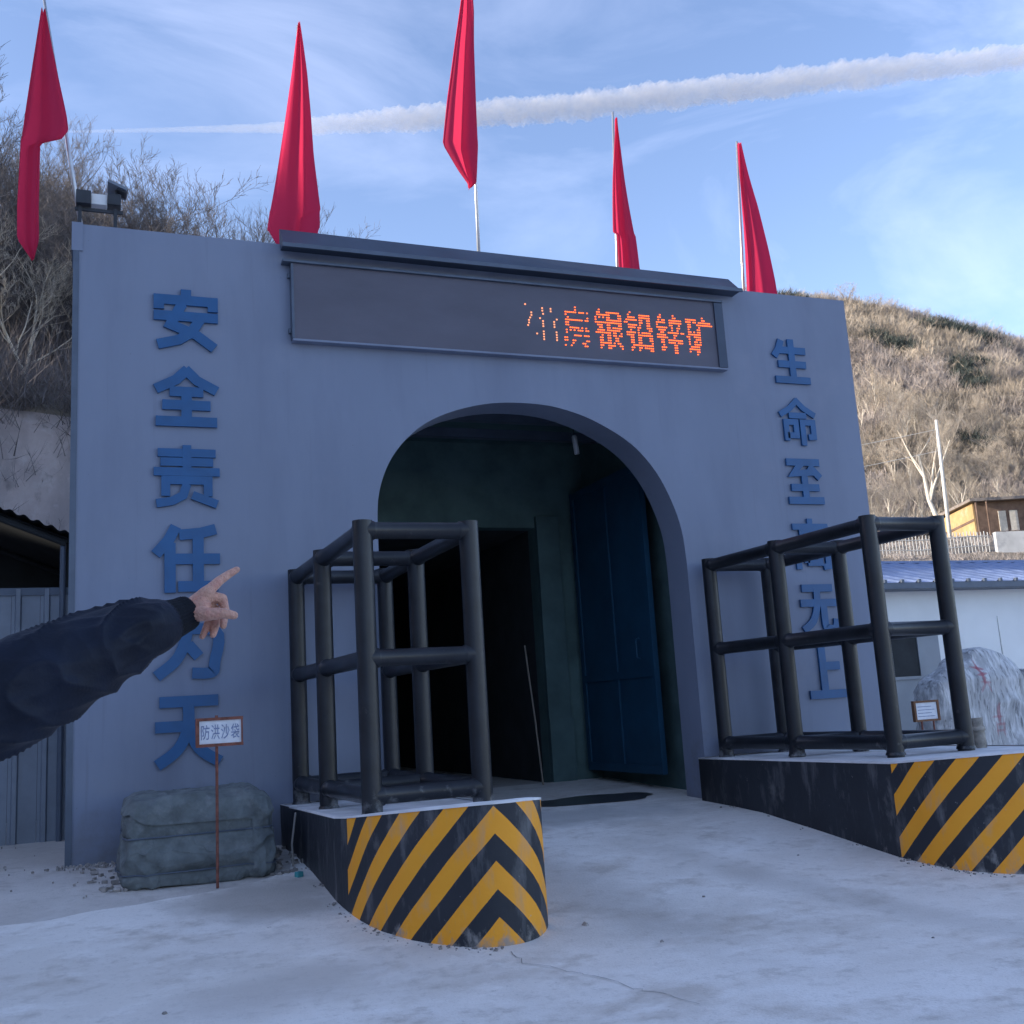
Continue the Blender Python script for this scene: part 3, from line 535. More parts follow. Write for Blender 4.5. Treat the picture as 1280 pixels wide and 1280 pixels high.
# ------------------------------------------------------------------ pipe frames
def pipe_frame(label, posts_l, posts_r, zb, zt, zm, zbot, zt_f):
    root = thing('pipe_frame', (posts_l[1][0], posts_l[1][1], zb), label, 'barrier', 'black pipe frames on the platforms')
    r = 0.078
    def top(i): return zt + (zt_f - zt) * i / 2
    for side in (posts_l, posts_r):
        for i, (x, y) in enumerate(side):
            q = MB(); q.tube([(x, y, zb + 0.02 * i - .05), (x, y, top(i) + 0.045)], r, 20); o = autosmooth(q.build('post', M['pipe'], root))
            q = MB(); q.tube([(x, y, zb + .005 + 0.02 * i), (x, y, zb + 0.03 + 0.02 * i)], [r + .012, r + .004], 20); autosmooth(q.build('weld_collar', M['pipe'], o))
    def rail(a, b, za, zb_, rr=0.066):
        a_, b_ = Vector((*a, za)), Vector((*b, zb_)); ln_ = (b_ - a_).length; q = MB()
        q.tube([a_.lerp(b_, t_ / ln_) for t_ in (0, r + .004, r + .012, r + .022, ln_ - r - .022, ln_ - r - .012, ln_ - r - .004, ln_)], [rr + .010, rr + .010, rr + .007, rr, rr, rr + .007, rr + .010, rr + .010], 18); autosmooth(q.build('rail', M['pipe'], root))
    for k in (0, 1):
        for side in (posts_l, posts_r):
            rail(side[k], side[k + 1], top(k) - .03, top(k + 1) - .03); rail(side[k], side[k + 1], zm, zm); rail(side[k], side[k + 1], zbot, zbot)
    for i in range(3):
        rail(posts_l[i], posts_r[i], top(i) - .03, top(i) - .03)
        rail(posts_l[i], posts_r[i], zbot, zbot)
        if i == 2: rail(posts_l[i], posts_r[i], zm, zm)
    return root
pipe_frame('black pipe frame on the left platform, in front of the arch', [(2.0, -0.16), (2.045, -1.2), (2.1, -2.5)], [(2.88, -0.16), (2.90, -1.2), (2.965, -2.5)], 0.36, 2.52, 1.56, 0.55, 2.57)
pipe_frame('black pipe frame on the right platform, in front of the right lettering', [(6.61, -0.2), (6.77, -1.25), (6.93, -2.5)], [(7.38, -0.2), (7.56, -1.25), (7.75, -2.5)], 0.455, 2.59, 1.63, 0.61, 2.65)

# ------------------------------------------------------------------ tarpaulin pile and its sign
M['tarp'] = overlay(overlay(mat('canvas_tarp', (0.135, 0.155, 0.16), 0.8, 0.3, 5, 0.8, 14, detail=9), (0.27, 0.285, 0.295), 7, 0.54, 0.74, 0.55), (0.10, 0.115, 0.125), 3, 0.52, 0.7, 0.7)
t, p = nodes_of(M['tarp']); tcn = N(t, 'ShaderNodeTexCoord'); last = p.inputs['Normal'].links[0].from_socket
for sc_n, st_n, dist in ((2.2, 0.6, 0.06), (5.5, 0.3, 0.02)):
    nzn = N(t, 'ShaderNodeTexNoise', i_Scale=sc_n, i_Detail=3.0, i_Distortion=0.5); L(t, tcn.outputs['Object'], nzn.inputs['Vector'])
    sb = N(t, 'ShaderNodeMath', operation='SUBTRACT'); L(t, nzn.outputs[0], sb.inputs[0]); sb.inputs[1].default_value = 0.5
    ab = N(t, 'ShaderNodeMath', operation='ABSOLUTE'); L(t, sb.outputs[0], ab.inputs[0]); pw = N(t, 'ShaderNodeMath', operation='POWER'); L(t, ab.outputs[0], pw.inputs[0]); pw.inputs[1].default_value = 0.55
    bp = N(t, 'ShaderNodeBump', i_Strength=st_n, i_Distance=dist, invert=True); L(t, pw.outputs[0], bp.inputs['Height']); L(t, last, bp.inputs['Normal']); last = bp.outputs[0]
L(t, last, p.inputs['Normal'])
pile = thing('tarpaulin_pile', (1.05, -0.8, -0.05), 'stack of sandbags wrapped in a creased grey tarpaulin against the wall', 'tarpaulin')
q = MB(); hx_, hy_, hz_ = 0.59, 0.58, 0.36; cxp, cyp, czp = 0.985, -0.78, 0.24
def pilept(u, v):
    a = u * 2 * math.pi; e = 0.17
    sp = lambda t, p_: math.copysign(abs(t) ** p_, t)
    if v < 0.7: z = -1 + v / 0.7 * 1.9; c_ = (1 - abs(z) ** 6.667) ** 0.14 if abs(z) < 1 else 0.0
    else: c_ = (1 - 0.9 ** 6.667) ** 0.14 * max(0.0, 1 - (v - 0.7) / 0.3); z = (1 - c_ ** 7.143) ** 0.15
    x, y = c_ * sp(math.cos(a), e), c_ * sp(math.sin(a), e)
    P = Vector((cxp + x * hx_ * (1 - 0.05 * z), cyp + y * hy_ * (1 - 0.06 * z), czp + z * hz_))
    n = Vector((x ** 3, y ** 3, z ** 3)).normalized()
    s = P * 3.2
    wq = Vector((mnoise.noise(P * 2.3), mnoise.noise(P * 2.3 + Vector((7, 0, 0))), mnoise.noise(P * 2.3 + Vector((0, 9, 0))))) * 0.5
    rid = 1 - abs(mnoise.noise(Vector((s.x * 1.3 + s.z * .9, s.y * 1.4, s.z * .55 - s.x * .25)) + wq * .8)) * 3
    rid2 = 1 - abs(mnoise.noise(Vector((s.x * 2.6 - s.z * 1.7, s.y * 2.8, s.z * 1.0 + s.x * .6)) + wq * 1.2)) * 3
    rid3 = 1 - abs(mnoise.noise(Vector((s.x * 6, s.y * 6, s.z * 7)) + wq * 3)) * 3
    d = 0.024 * max(rid, -.7) + 0.014 * max(rid2, -.6) + 0.03 * mnoise.noise(P * 1.6)
    for zs in (0.02, 0.30): d -= 0.012 * math.exp(-((P.z - zs) / 0.03) ** 2)
    for xs_ in (1.36,): d -= 0.008 * math.exp(-((P.x - xs_) / 0.02) ** 2)
    P = P + n * (d - 0.02)
    if P.z < zg(P.y): P.z = zg(P.y) + 0.004
    return P
q.grid(260, 150, pilept); q.build('tarpaulin', M['tarp'], pile, smooth=True)
def flappt(u, v):
    vb = 0.56 + 0.06 * math.sin(u * 12 + 1.0) + 0.014 * math.sin(u * 31); p_ = pilept(u, vb + (0.985 - vb) * v); n = Vector((p_.x - cxp, (p_.y - cyp) * 1.1, (p_.z - czp) * 1.4)).normalized()
    return p_ + n * (0.02 - 0.008 * v)
q = MB(); q.grid(260, 60, flappt); q.build('flap', M['tarp'], pile, smooth=True)
q = MB(); q.grid(40, 60, lambda u, v: (lambda p_: p_ + Vector((0, -0.016 - .006 * math.sin(v * 9), 0)))(pilept(0.765 + .045 * u + .006 * v, 0.06 + .56 * v))); q.build('lap', M['tarp'], pile, smooth=True)
for zs in (0.02, 0.30):
    q = MB(); pts = []
    for i in range(241):
        pp = pilept(i / 240, 0.7 * ((zs - czp) / hz_ + 1) / 1.9); pts.append(pp + Vector((pp.x - cxp, pp.y - cyp, 0)).normalized() * .010)
    q.tube(pts, 0.006, 6, cap=False); q.build('rope', M['trim'], pile)
sg = thing('warning_sign', (1.1, -1.5, -0.1), 'small white notice board with a red frame on a thin post before the tarpaulin', 'sign')
q = MB(); q.tube([(1.095, -1.5, -0.16), (1.10, -1.5, 0.98)], 0.0115, 8); q.build('post', M['rust'], sg)
q = MB(); q.box((0.955, -1.512, 0.992), (1.29, -1.495, 1.172)); q.build('board', M['sign_white'], sg)
for a, c in (((.94, -1.525, 1.172), (1.305, -1.485, 1.195)), ((.94, -1.525, .968), (1.305, -1.485, .992)), ((.938, -1.524, .99), (.965, -1.486, 1.174)), ((1.29, -1.524, .99), (1.302, -1.486, 1.174))):
    k = MB(); k.box(a, c); k.build('frame', M['rust'], sg)
q = MB(); q.tube([(1.10, -1.505, 1.19), (1.10, -1.505, 1.212)], 0.012, 8); q.build('hook', M['rust'], sg)
for k, ch in enumerate('防洪沙袋'): glyph(ch, 'sign_character', M['sign_ink'], 0.066, 0.115, 0.002, 0.006, sg, 1.012 + k * 0.077, 1.082, -1.5145)
random.seed(5)
q = MB()
for i in range(70):
    if i < 40: x, y = random.gauss(1.66, 0.10), random.uniform(-1.35, -0.2)
    else: x, y = random.gauss(0.33, 0.10), random.uniform(-1.3, -0.2)
    s = random.uniform(0.008, 0.032); a = Matrix.Rotation(random.uniform(0, 6.28), 3, 'Z') @ Matrix.Rotation(random.uniform(-.6, .6), 3, 'X')
    q.box((x - s, y - s * .6, zg(y) + 0.0), (x + s, y + s * .6, zg(y) + s * 1.1), a)
tag(q.build('rubble', M['rubble']), 'loose stones and leaf litter round the tarpaulin pile', 'rubble', kind='stuff')
q = MB()
for i in range(420):
    z_ = random.random()
    if z_ < .3: x, y = random.uniform(-0.1, 0.5), -abs(random.gauss(0, .12)) - .02
    elif z_ < .55: k = random.randrange(1, 24); x, y = LP[k][0] - abs(random.gauss(.02, .05)), LP[k][1] - abs(random.gauss(.02, .05))
    elif z_ < .8: k = random.randrange(1, 24); x, y = RP[k][0] - abs(random.gauss(.02, .05)), RP[k][1] - abs(random.gauss(.02, .05))
    else: x, y = random.uniform(-2.5, 0.3), random.uniform(-1.6, 1.8)
    s_ = random.choice((.003, .004, .006, .006, .010)); q.box((x - s_, y - s_ * .7, zg(y) + 0.008), (x + s_, y + s_ * .7, zg(y) + .016 + s_), Matrix.Rotation(random.uniform(0, 6.28), 3, 'Z') @ Matrix.Rotation(random.uniform(-.5, .5), 3, 'X'))
tag(q.build('grit', M['rubble']), 'fine dark grit gathered along the wall and platform bases', 'grit', kind='stuff')
q = MB(); q.tube([(1.80, -0.98, 0.36), (1.74, -1.12, 0.12), (1.74, -1.16, -0.05)], 0.009, 6); tag(q.build('stick', mat('grey_stick', (0.30, 0.28, 0.26), 0.9)), 'thin grey stick leaning between the tarpaulin and the left platform', 'stick')
q = MB(); q.box((1.70, -1.52, -0.1), (1.755, -1.47, -0.055), Matrix.Rotation(.5, 3, 'Z')); tag(q.build('litter', mat('teal_wrapper', (0.06, 0.28, 0.30), .5), bevel=0.01), 'small crumpled teal wrapper on the ground by the left platform', 'litter')
for k, (x, y, s) in enumerate(((3.55, -4.1, .018), (4.35, -3.3, .016), (3.28, -3.55, .03), (5.0, -4.9, .014), (1.1, -6.6, .014), (0.55, -4.0, .02), (5.7, -2.6, .014))):
    q = MB()
    for i in range(7):
        a = 2 * math.pi * i / 7; rr = s * random.uniform(.7, 1.2); q.v.append((x + rr * math.cos(a), y + rr * math.sin(a), zg(y) + .012))
    for i in range(7): a = 2 * math.pi * i / 7; q.v.append((x + s * .5 * math.cos(a), y + s * .5 * math.sin(a), zg(y) + .012 + s * random.uniform(.5, .9)))
    q.f = [(i, (i + 1) % 7, 7 + (i + 1) % 7, 7 + i) for i in range(7)] + [tuple(range(7, 14))]
    tag(q.build('pebble', M['rubble']), 'tiny dark pebble lying on the pale concrete', 'pebble', 'pebbles on the concrete')

# ------------------------------------------------------------------ inside: lamp and pole
la = thing('hanging_lamp', (6.08, 1.95, 4.8), 'slim pale lamp hanging from the dark ceiling inside the arch', 'lamp')
q = MB(); q.tube([(6.08, 1.95, 4.8), (6.08, 1.95, 4.62)], 0.008, 6); q.build('cord', M['dark'], la)
q = MB(); q.tube([(6.08, 1.95, 4.62), (6.085, 1.95, 4.60), (6.10, 1.93, 4.36)], [0.02, 0.035, 0.035], 12); q.build('tube', M['camera_white'], la, smooth=True)
q = MB(); q.tube([(5.72, 2.9, 0.09), (5.70, 3.0, 1.0), (5.66, 3.1, 1.95)], 0.012, 8); tag(q.build('wooden_pole', mat('old_pole', (0.24, 0.21, 0.18), 0.9, 0.2, 5)), 'thin pale pole leaning in the dark doorway inside the arch', 'pole')

# ------------------------------------------------------------------ left shed
shed = thing('metal_shed', (-2, 2, 0), 'low shed of grey corrugated sheets left of the portal, dark under its roof', 'shed')
random.seed(2)
for k in range(16):
    x1 = -0.07 - k * 0.28; x0 = x1 - 0.277; q = MB(); y = 2.0
    prof = [(x0, 0), (x0 + .03, -.0), (x0 + .045, -.028), (x0 + .085, -.028), (x0 + .10, 0), (x1, 0)]
    for z in (0.05, 2.69): q.v += [(px_, y + d, z) for px_, d in prof]
    q.f = [(i, i + 1, 7 + i, 6 + i) for i in range(5)]
    q.build('panel', M['sheet'], shed)
q = MB(); q.box((-4.6, 1.98, 2.62), (-0.06, 2.05, 2.70)); q.build('top_rail', M['trim'], shed)
q = MB(); q.add([(-4.6, 4.7, .05), (-.05, 4.7, .05), (-.05, 4.7, 3.3), (-4.6, 4.7, 5.16)], [(0, 1, 2, 3)]); q.add([(-4.6, 1.8, 5.06), (-.06, 1.8, 3.2), (-.06, 4.9, 3.2), (-4.6, 4.9, 5.06)], [(0, 1, 2, 3)]); q.box((-0.10, 2.06, 0.05), (-0.05, 4.7, 3.2)); q.build('rear_wall_shade_liner', M['dark'], shed)  # rear wall, side, and a sloping dark sheet added to blacken the roof underside
q = MB(); nn = 150
def roofpt(u, v):
    x = -4.7 + 4.65 * u; z = 3.27 - 0.41 * (x + 0.1); return (x, 1.75 + 3.2 * v, z + 0.016 * math.sin(x * 2 * math.pi / 0.135))
q.grid(nn * 2, 2, roofpt); q.grid(nn * 2, 2, lambda u, v: (lambda p: (p[0], p[1], p[2] - 0.012))(roofpt(u, v))); q.build('roof', M['dark'], shed)
for y in (1.9, 4.6): q = MB(); q.tube([(-4.6, y, 5.05), (-0.1, y, 3.17)], 0.04, 8); q.build('rafter', M['dark'], shed)
q = MB(); q.tube([(-0.13, 1.93, 0.02), (-0.13, 1.93, 3.16)], 0.03, 10); q.build('post', M['trim'], shed)

# ------------------------------------------------------------------ right yard: white building, annex, stones, notice
wb = thing('white_building', (20, 7, 0), 'long low white building with a blue metal roof right of the portal', 'building')
q = MB(); q.box((10.5, 5.8, -0.1), (34, 9.8, 2.86)); q.build('wall', M['white_wall'], wb)
q = MB()
def wr(u, v):
    x = 10.2 + 24 * u; y = 5.35 + 3.0 * v; return (x, y, 2.98 + 0.78 * v + (0.03 if (round(u * 480) % 8) < 2 else 0))
q.grid(480, 1, wr); rf = q.build('roof', M['blue_roof'], wb)
q = MB(); q.add([(10.2, 8.35, 3.76), (34.2, 8.35, 3.76), (34.2, 10.2, 3.2), (10.2, 10.2, 3.2)], [(0, 1, 2, 3)]); q.build('roof_rear', M['blue_roof'], wb)
q = MB(); q.box((10.2, 5.33, 2.865), (34.2, 5.40, 2.975)); q.box((10.2, 5.4, 2.862), (34.2, 5.8, 2.88)); q.build('gutter', M['trim'], wb)
for k in range(30):
    q = MB(); x = 11 + k * 0.4; q.box((x, 5.30, 2.975), (x + .055, 5.36, 3.035)); q.build('gutter_clip', M['trim'], rf)
q = MB(); q.box((10.2, 8.25, 3.75), (34.2, 8.45, 3.80)); q.build('ridge_cap', M['blue_roof'], rf)
an = thing('grey_annex', (12.3, 4.6, 0), 'small grey flat-roofed annex with a dark window before the white building', 'annex')
q = MB(); q.box((10.2, 4.0, -0.1), (13.66, 5.79, 2.06)); q.build('wall', M['grey_render'], an)
q = MB(); q.box((10.1, 3.9, 2.062), (13.72, 5.79, 2.13)); q.build('roof_slab', M['trim'], an)
q = MB(); q.box((12.45, 3.985, 1.24), (13.17, 4.02, 1.88)); wi = q.build('window', M['dark'], an)
for a, c in (((12.40, 3.97, 1.19), (13.22, 3.998, 1.238)), ((12.40, 3.97, 1.882), (13.22, 3.998, 1.93)), ((12.40, 3.971, 1.24), (12.448, 3.997, 1.88)), ((13.172, 3.971, 1.24), (13.22, 3.997, 1.88))):
    q = MB(); q.box(a, c); q.build('window_frame', M['grey_render'], wi)
M['marble'] = overlay(overlay(mat('veined_stone', (0.42, 0.42, 0.43), 0.6, 0.25, 3, 0.5, 9, stretch=(1.6, 1, 0.45)), (0.72, 0.72, 0.73), 9.0, 0.49, 0.60, 0.75, (2.0, 1.2, 0.32)), (0.10, 0.10, 0.11), 10.0, 0.53, 0.64, 0.75, (2.0, 1.2, 0.34))
M['red_unused'] = mat('red_paint', (0.42, 0.03, 0.045), 0.7, 0.25, 12)
def boulder(name, cx_, cy_, prof, th, seed, label):
    """prof: list of (z, xl, xr)"""
    root = thing(name, (cx_, cy_, 0), label, 'stone'); P_ = np.array(prof); q = MB()
    def fn(u, v):
        a = u * 2 * math.pi; z = P_[0, 0] + (P_[-1, 0] - P_[0, 0]) * v; xl = np.interp(z, P_[:, 0], P_[:, 1]); xr = np.interp(z, P_[:, 0], P_[:, 2])
        tt = th * (1 - 0.75 * max(0, v - 0.75) / 0.25)
        c_, s_ = math.cos(a), math.sin(a); x = (xl + xr) / 2 + math.copysign(abs(c_) ** .6, c_) * (xr - xl) / 2; y = cy_ + math.copysign(abs(s_) ** .7, s_) * tt
        s = Vector((x * 1.4, y * 1.4, z * 0.9 + seed)); d = 0.09 * mnoise.noise(s) + 0.05 * (1 - 2 * abs(mnoise.noise(s * 2.7))) + 0.02 * mnoise.noise(s * 7)
        return (x + c_ * d, y + s_ * d, z + 0.05 * mnoise.noise(s * 1.7) * v)
    q.grid(120, 70, fn)
    b0 = len(q.v); top = [i * 71 + 70 for i in range(120)]; q.f.append(tuple(top))
    q.build('stone', M['marble'], root, smooth=True); return root
def paint_stroke(cx, cz, rx, rz, amt, rot=0.0):
    t, p = nodes_of(M['marble']); src = p.inputs['Base Color'].links[0].from_socket
    tc = N(t, 'ShaderNodeTexCoord'); nz = N(t, 'ShaderNodeTexNoise', i_Scale=16.0, i_Detail=5.0); L(t, tc.outputs['Object'], nz.inputs['Vector'])
    mp = N(t, 'ShaderNodeMapping', vector_type='TEXTURE'); mp.inputs['Location'].default_value = (cx, 0.7, cz); mp.inputs['Scale'].default_value = (rx, 1.0, rz); mp.inputs['Rotation'].default_value = (0, rot, 0); L(t, tc.outputs['Object'], mp.inputs['Vector'])
    ln = N(t, 'ShaderNodeVectorMath', operation='LENGTH'); L(t, mp.outputs[0], ln.inputs[0])
    ad = N(t, 'ShaderNodeMath', operation='ADD'); L(t, ln.outputs['Value'], ad.inputs[0]); L(t, nz.outputs[0], ad.inputs[1])
    mr = N(t, 'ShaderNodeMapRange', i_From_Min=1.1, i_From_Max=1.55, i_To_Min=amt * .7, i_To_Max=0.0); L(t, ad.outputs[0], mr.inputs['Value'])
    mx = N(t, 'ShaderNodeMix', data_type='RGBA'); L(t, mr.outputs[0], mx.inputs['Factor']); L(t, src, mx.inputs['A']); mx.inputs['B'].default_value = (0.36, 0.05, 0.08, 1); L(t, mx.outputs['Result'], p.inputs['Base Color'])
for a_ in ((11.22, 1.22, .03, .17, .95), (11.22, 1.27, .11, .025, .9, .2), (11.23, 1.19, .10, .025, .8, -.1), (11.25, 1.08, .09, .022, .6, .1), (11.20, 1.02, .022, .10, .5, .5), (11.29, 1.01, .022, .10, .5, -.5), (11.42, .66, .03, .15, .75), (11.40, .62, .10, .02, .5), (11.43, .52, .10, .022, .55), (11.36, .46, .022, .12, .5), (11.49, .46, .022, .12, .5), (11.42, .44, .09, .02, .45)): paint_stroke(*a_)
st = boulder('monument_stone', 11.3, 1.0, [(-0.1, 10.25, 12.3), (0.25, 10.35, 12.28), (0.8, 10.40, 12.2), (1.0, 10.40, 12.12), (1.12, 10.48, 12.1), (1.3, 10.75, 12.0), (1.42, 10.92, 11.85), (1.5, 11.15, 11.6), (1.53, 11.3, 11.5)], 0.32, 2, 'large upright veined grey stone with faded red characters')
boulder('rock', 12.75, 1.35, [(-0.1, 12.35, 13.4), (0.5, 12.30, 13.4), (0.9, 12.36, 13.2), (1.15, 12.5, 13.0), (1.22, 12.6, 12.8)], 0.3, 7, 'smaller dark stone just right of the veined monument stone')
ns = thing('notice_board', (10.04, 0.5, 0), 'small white notice in a brown frame seen through the right pipe frame', 'sign')
q = MB(); q.box((9.87, 0.49, 0.665), (10.21, 0.51, 0.875)); q.build('board', M['sign_white'], ns)
for a, c in (((9.84, .475, .875), (10.24, .525, .90)), ((9.84, .475, .64), (10.24, .525, .665)), ((9.838, .476, .66), (9.87, .524, .88)), ((10.21, .476, .66), (10.242, .524, .88))):
    q = MB(); q.box(a, c); q.build('frame', mat('brown_frame', (0.16, 0.075, 0.04), .6, .2, 10), ns)
for x in (9.95, 10.14): q = MB(); q.tube([(x, .5, -0.05), (x, .5, .65)], 0.012, 8); q.build('post', M['rust'], ns)
for k in range(4): q = MB(); q.box((9.90, .4865, .70 + k * .04), (10.17 - .05 * (k % 2), .489, .708 + k * .04)); q.build('text_line', M['sign_ink'], ns)
q = MB(); q.tube([(13.0, 2.0, 0.0), (12.985, 2.0, 2.05)], [0.02, 0.008], 6); tag(q.build('thin_rod', M['steel']), 'thin upright metal rod before the white building', 'rod')

# ------------------------------------------------------------------ terrace: house, fence, wall, utility pole
def tz(x, y): return terrain(x, y)
ho = thing('hill_house', (81, 70, 15), 'old ochre house with a sunlit side wall on the terrace below the hill', 'house')
A = Vector((80.8, 69.0, 0)); ex = Vector((0.935, -0.355, 0)); el = Vector((0.42, 0.907, 0))     # front runs right, side runs back-left
zb, zt = 13.2, 18.2
def hp(a, b, z): v = A + ex * a + el * b; return (v.x, v.y, z)
q = MB(); q.add([hp(0, 0, zb), hp(14, 0, zb), hp(14, 0, zt), hp(0, 0, zt), hp(14, 13, zb), hp(14, 13, zt), hp(0, 13, zb), hp(0, 13, zt - 0.2)], [(0, 1, 2, 3), (1, 4, 5, 2), (6, 0, 3, 7), (4, 6, 7, 5)]); q.build('wall', M['house_wall'], ho)
q = MB(); q.add([hp(.15, -.06, zb), hp(14, -.06, zb), hp(14, -.06, zt), hp(.15, -.06, zt), hp(.15, -.01, zb), hp(14, -.01, zb), hp(14, -.01, zt), hp(.15, -.01, zt)], [(0, 1, 2, 3), (0, 4, 5, 1), (3, 2, 6, 7), (0, 3, 7, 4)]); q.build('front_shade_panel', M['house_brown'], ho)  # dark panel over the front wall, its colour standing in for shade
q = MB(); q.add([hp(-.5, -.9, zt), hp(14.5, -.9, zt), hp(14.5, 13.5, zt + .25), hp(-.5, 13.5, zt + .1), hp(-.5, -.9, zt + .28), hp(14.5, -.9, zt + .28), hp(14.5, 13.5, zt + .55), hp(-.5, 13.5, zt + .4)], [(3, 2, 1, 0), (4, 5, 6, 7), (0, 1, 5, 4), (1, 2, 6, 5), (2, 3, 7, 6), (3, 0, 4, 7)]); q.build('roof', M['house_roof'], ho)
for a0, a1 in ((2.4, 3.15), (3.5, 4.3)):
    q = MB(); q.add([hp(a0, -.14, 15.2), hp(a1, -.14, 15.2), hp(a1, -.14, 17.2), hp(a0, -.14, 17.2), hp(a0, -.05, 15.2), hp(a1, -.05, 15.2), hp(a1, -.05, 17.2), hp(a0, -.05, 17.2)], [(0, 1, 2, 3), (0, 4, 5, 1), (3, 2, 6, 7), (0, 3, 7, 4), (1, 5, 6, 2)]); q.build('door', M['pale_bark'], ho)
for a0, z0, z1 in ((6, 16, 17.3), (9, 16, 17.3)):
    q = MB(); q.add([hp(a0, -.12, z0), hp(a0 + 1.4, -.12, z0), hp(a0 + 1.4, -.12, z1), hp(a0, -.12, z1)], [(0, 1, 2, 3)]); q.build('window', M['glass'], ho)
q = MB(); q.add([hp(-.05, 0, 16.35), hp(-.05, 13, 16.25), hp(-.05, 13, 16.5), hp(-.05, 0, 16.6), hp(0, 0, 16.35), hp(0, 13, 16.25), hp(0, 13, 16.5), hp(0, 0, 16.6)], [(0, 1, 2, 3), (3, 2, 6, 7), (0, 4, 5, 1)]); q.build('string_course', M['house_brown'], ho)
q = MB(); q.tube([hp(0.1, -.7, 13.2), hp(0.1, -.7, zt)], 0.1, 8); q.tube([hp(1.1, -.8, 13.2), hp(1.1, -.8, zt)], 0.08, 8); q.build('porch_post', M['house_brown'], ho)
fe = thing('picket_fence', (62, 55.5, 11), 'pale picket fence along the terrace edge below the ochre house', 'fence')
F0, F1 = Vector((50.0, 60.3, 0)), Vector((66.6, 53.85, 0)); nf = 66
for k in range(nf):
    c = F0.lerp(F1, k / (nf - 1)); z = tz(c.x, c.y) - 0.1; q = MB(); q.box((c.x - .03, c.y - .03, z), (c.x + .03, c.y + .03, z + 1.7 + random.uniform(-.08, .08))); q.build('picket', M['fence_white'], fe)
for dz in (0.45, 1.25):
    q = MB(); q.tube([(F0.lerp(F1, k / 12).x, F0.lerp(F1, k / 12).y, tz(F0.lerp(F1, k / 12).x, F0.lerp(F1, k / 12).y) + dz) for k in range(13)], 0.04, 6); q.build('rail', M['fence_white'], fe)
rw = MB(); G0, G1 = Vector((67.0, 53.6, 0)), Vector((82, 47.5, 0)); d = (G1 - G0).normalized(); n_ = Vector((-d.y, d.x, 0)) * .3
rw.add([tuple(G0 - n_) [:2] + (8.6,), tuple(G1 - n_)[:2] + (8.6,), tuple(G1 + n_)[:2] + (8.6,), tuple(G0 + n_)[:2] + (8.6,), tuple(G0 - n_)[:2] + (12.5,), tuple(G1 - n_)[:2] + (12.1,), tuple(G1 + n_)[:2] + (12.1,), tuple(G0 + n_)[:2] + (12.5,)], [(0, 1, 5, 4), (1, 2, 6, 5), (2, 3, 7, 6), (3, 0, 4, 7), (4, 5, 6, 7)])
tag(rw.build('retaining_wall', overlay(mat('whitewash', (0.5, 0.5, 0.49), 0.9, 0.12, 0.6, 0.1, 8), (0.3, 0.3, 0.31), 0.5, 0.48, 0.6, 0.8)), 'whitewashed retaining wall beside the picket fence', 'wall')
up = thing('utility_pole', (74.6, 66, 15), 'tall pale concrete utility pole with two wires left of the ochre house', 'pole')
q = MB(); q.tube([(74.9, 66.4, 12.5), (73.66, 64.86, 25.2)], [0.20, 0.12], 10); q.build('shaft', M['pole'], up, smooth=True)
for k, (zz, xx) in enumerate(((24.3, 73.7), (22.3, 73.9))):
    q = MB(); q.tube([(xx - (xx - 20) * t / 14, 65 + 6 * t / 14, zz - 3.0 * math.sin(math.pi * t / 14) - 1.0 * t / 14) for t in range(15)], 0.025, 4); q.build('wire', M['pole'], up)

# ------------------------------------------------------------------ trees and brush
def tree_meshes(seed, hgt, spread, lean, trunk_m, twig_m, levels=5, dens=1.0, multi=1, rmin=0.008):
    rnd = random.Random(seed); T, Cn = MB(), MB()
    def branch(p, d, ln, r, lev):
        k = 4 if lev < 2 else (3 if lev < 4 else 2); pts = [p]; rr = [r]; dirn = d.copy()
        for i in range(k):
            dirn = (dirn + Vector((rnd.gauss(0, .16), rnd.gauss(0, .16), rnd.gauss(0.05, .10)))).normalized(); pts.append(pts[-1] + dirn * ln / k); rr.append(max(rmin * .7, r * (1 - 0.62 * (i + 1) / k)))
        (T if lev <= 1 else Cn).tube(pts, rr, 6 if lev == 0 else (4 if lev < 3 else 3), cap=False)
        if lev >= levels: return
        nch = max(2, int((rnd.randint(5, 7) if lev == 0 else rnd.randint(3, 5)) * dens))
        for c in range(nch):
            f_ = (0.35 + 0.65 * (c + rnd.random()) / nch) if lev == 0 else (0.25 + 0.75 * (c + rnd.random()) / nch); s = min(f_ * k, k - 0.001); i = int(s); q_ = pts[i].lerp(pts[i + 1], s - i)
            ax_ = Vector((rnd.gauss(0, 1), rnd.gauss(0, 1), rnd.gauss(0, .4))).normalized(); nd = (dirn * (1 - spread * .5) + ax_ * spread + Vector((0, 0, .25))).normalized()
            branch(q_, nd, ln * rnd.uniform(.42, .66), max(rmin, rr[i] * rnd.uniform(.45, .62)), lev + 1)
    for k in range(multi):
        branch(Vector((0.15 * k, 0.1 * k, -0.3)), Vector((lean + (k - (multi - 1) / 2) * .25, rnd.gauss(0, .1), 1)).normalized(), hgt * .62, hgt * .016 / (multi ** .4) + .015, 0)
    return T.mesh('trunk', trunk_m, True), Cn.mesh('crown', twig_m, True)
KIND = [tree_meshes(11, 6.5, .62, .05, M['bark'], M['twig'], rmin=.005, dens=1.15), tree_meshes(12, 5.5, .8, -.1, M['bark'], M['twig'], multi=2, rmin=.005), tree_meshes(13, 7.2, .5, .08, M['bark'], M['twig'], rmin=.005, dens=1.15), tree_meshes(14, 5.0, .75, .0, M['bark'], M['twig'], multi=3, rmin=.005)]
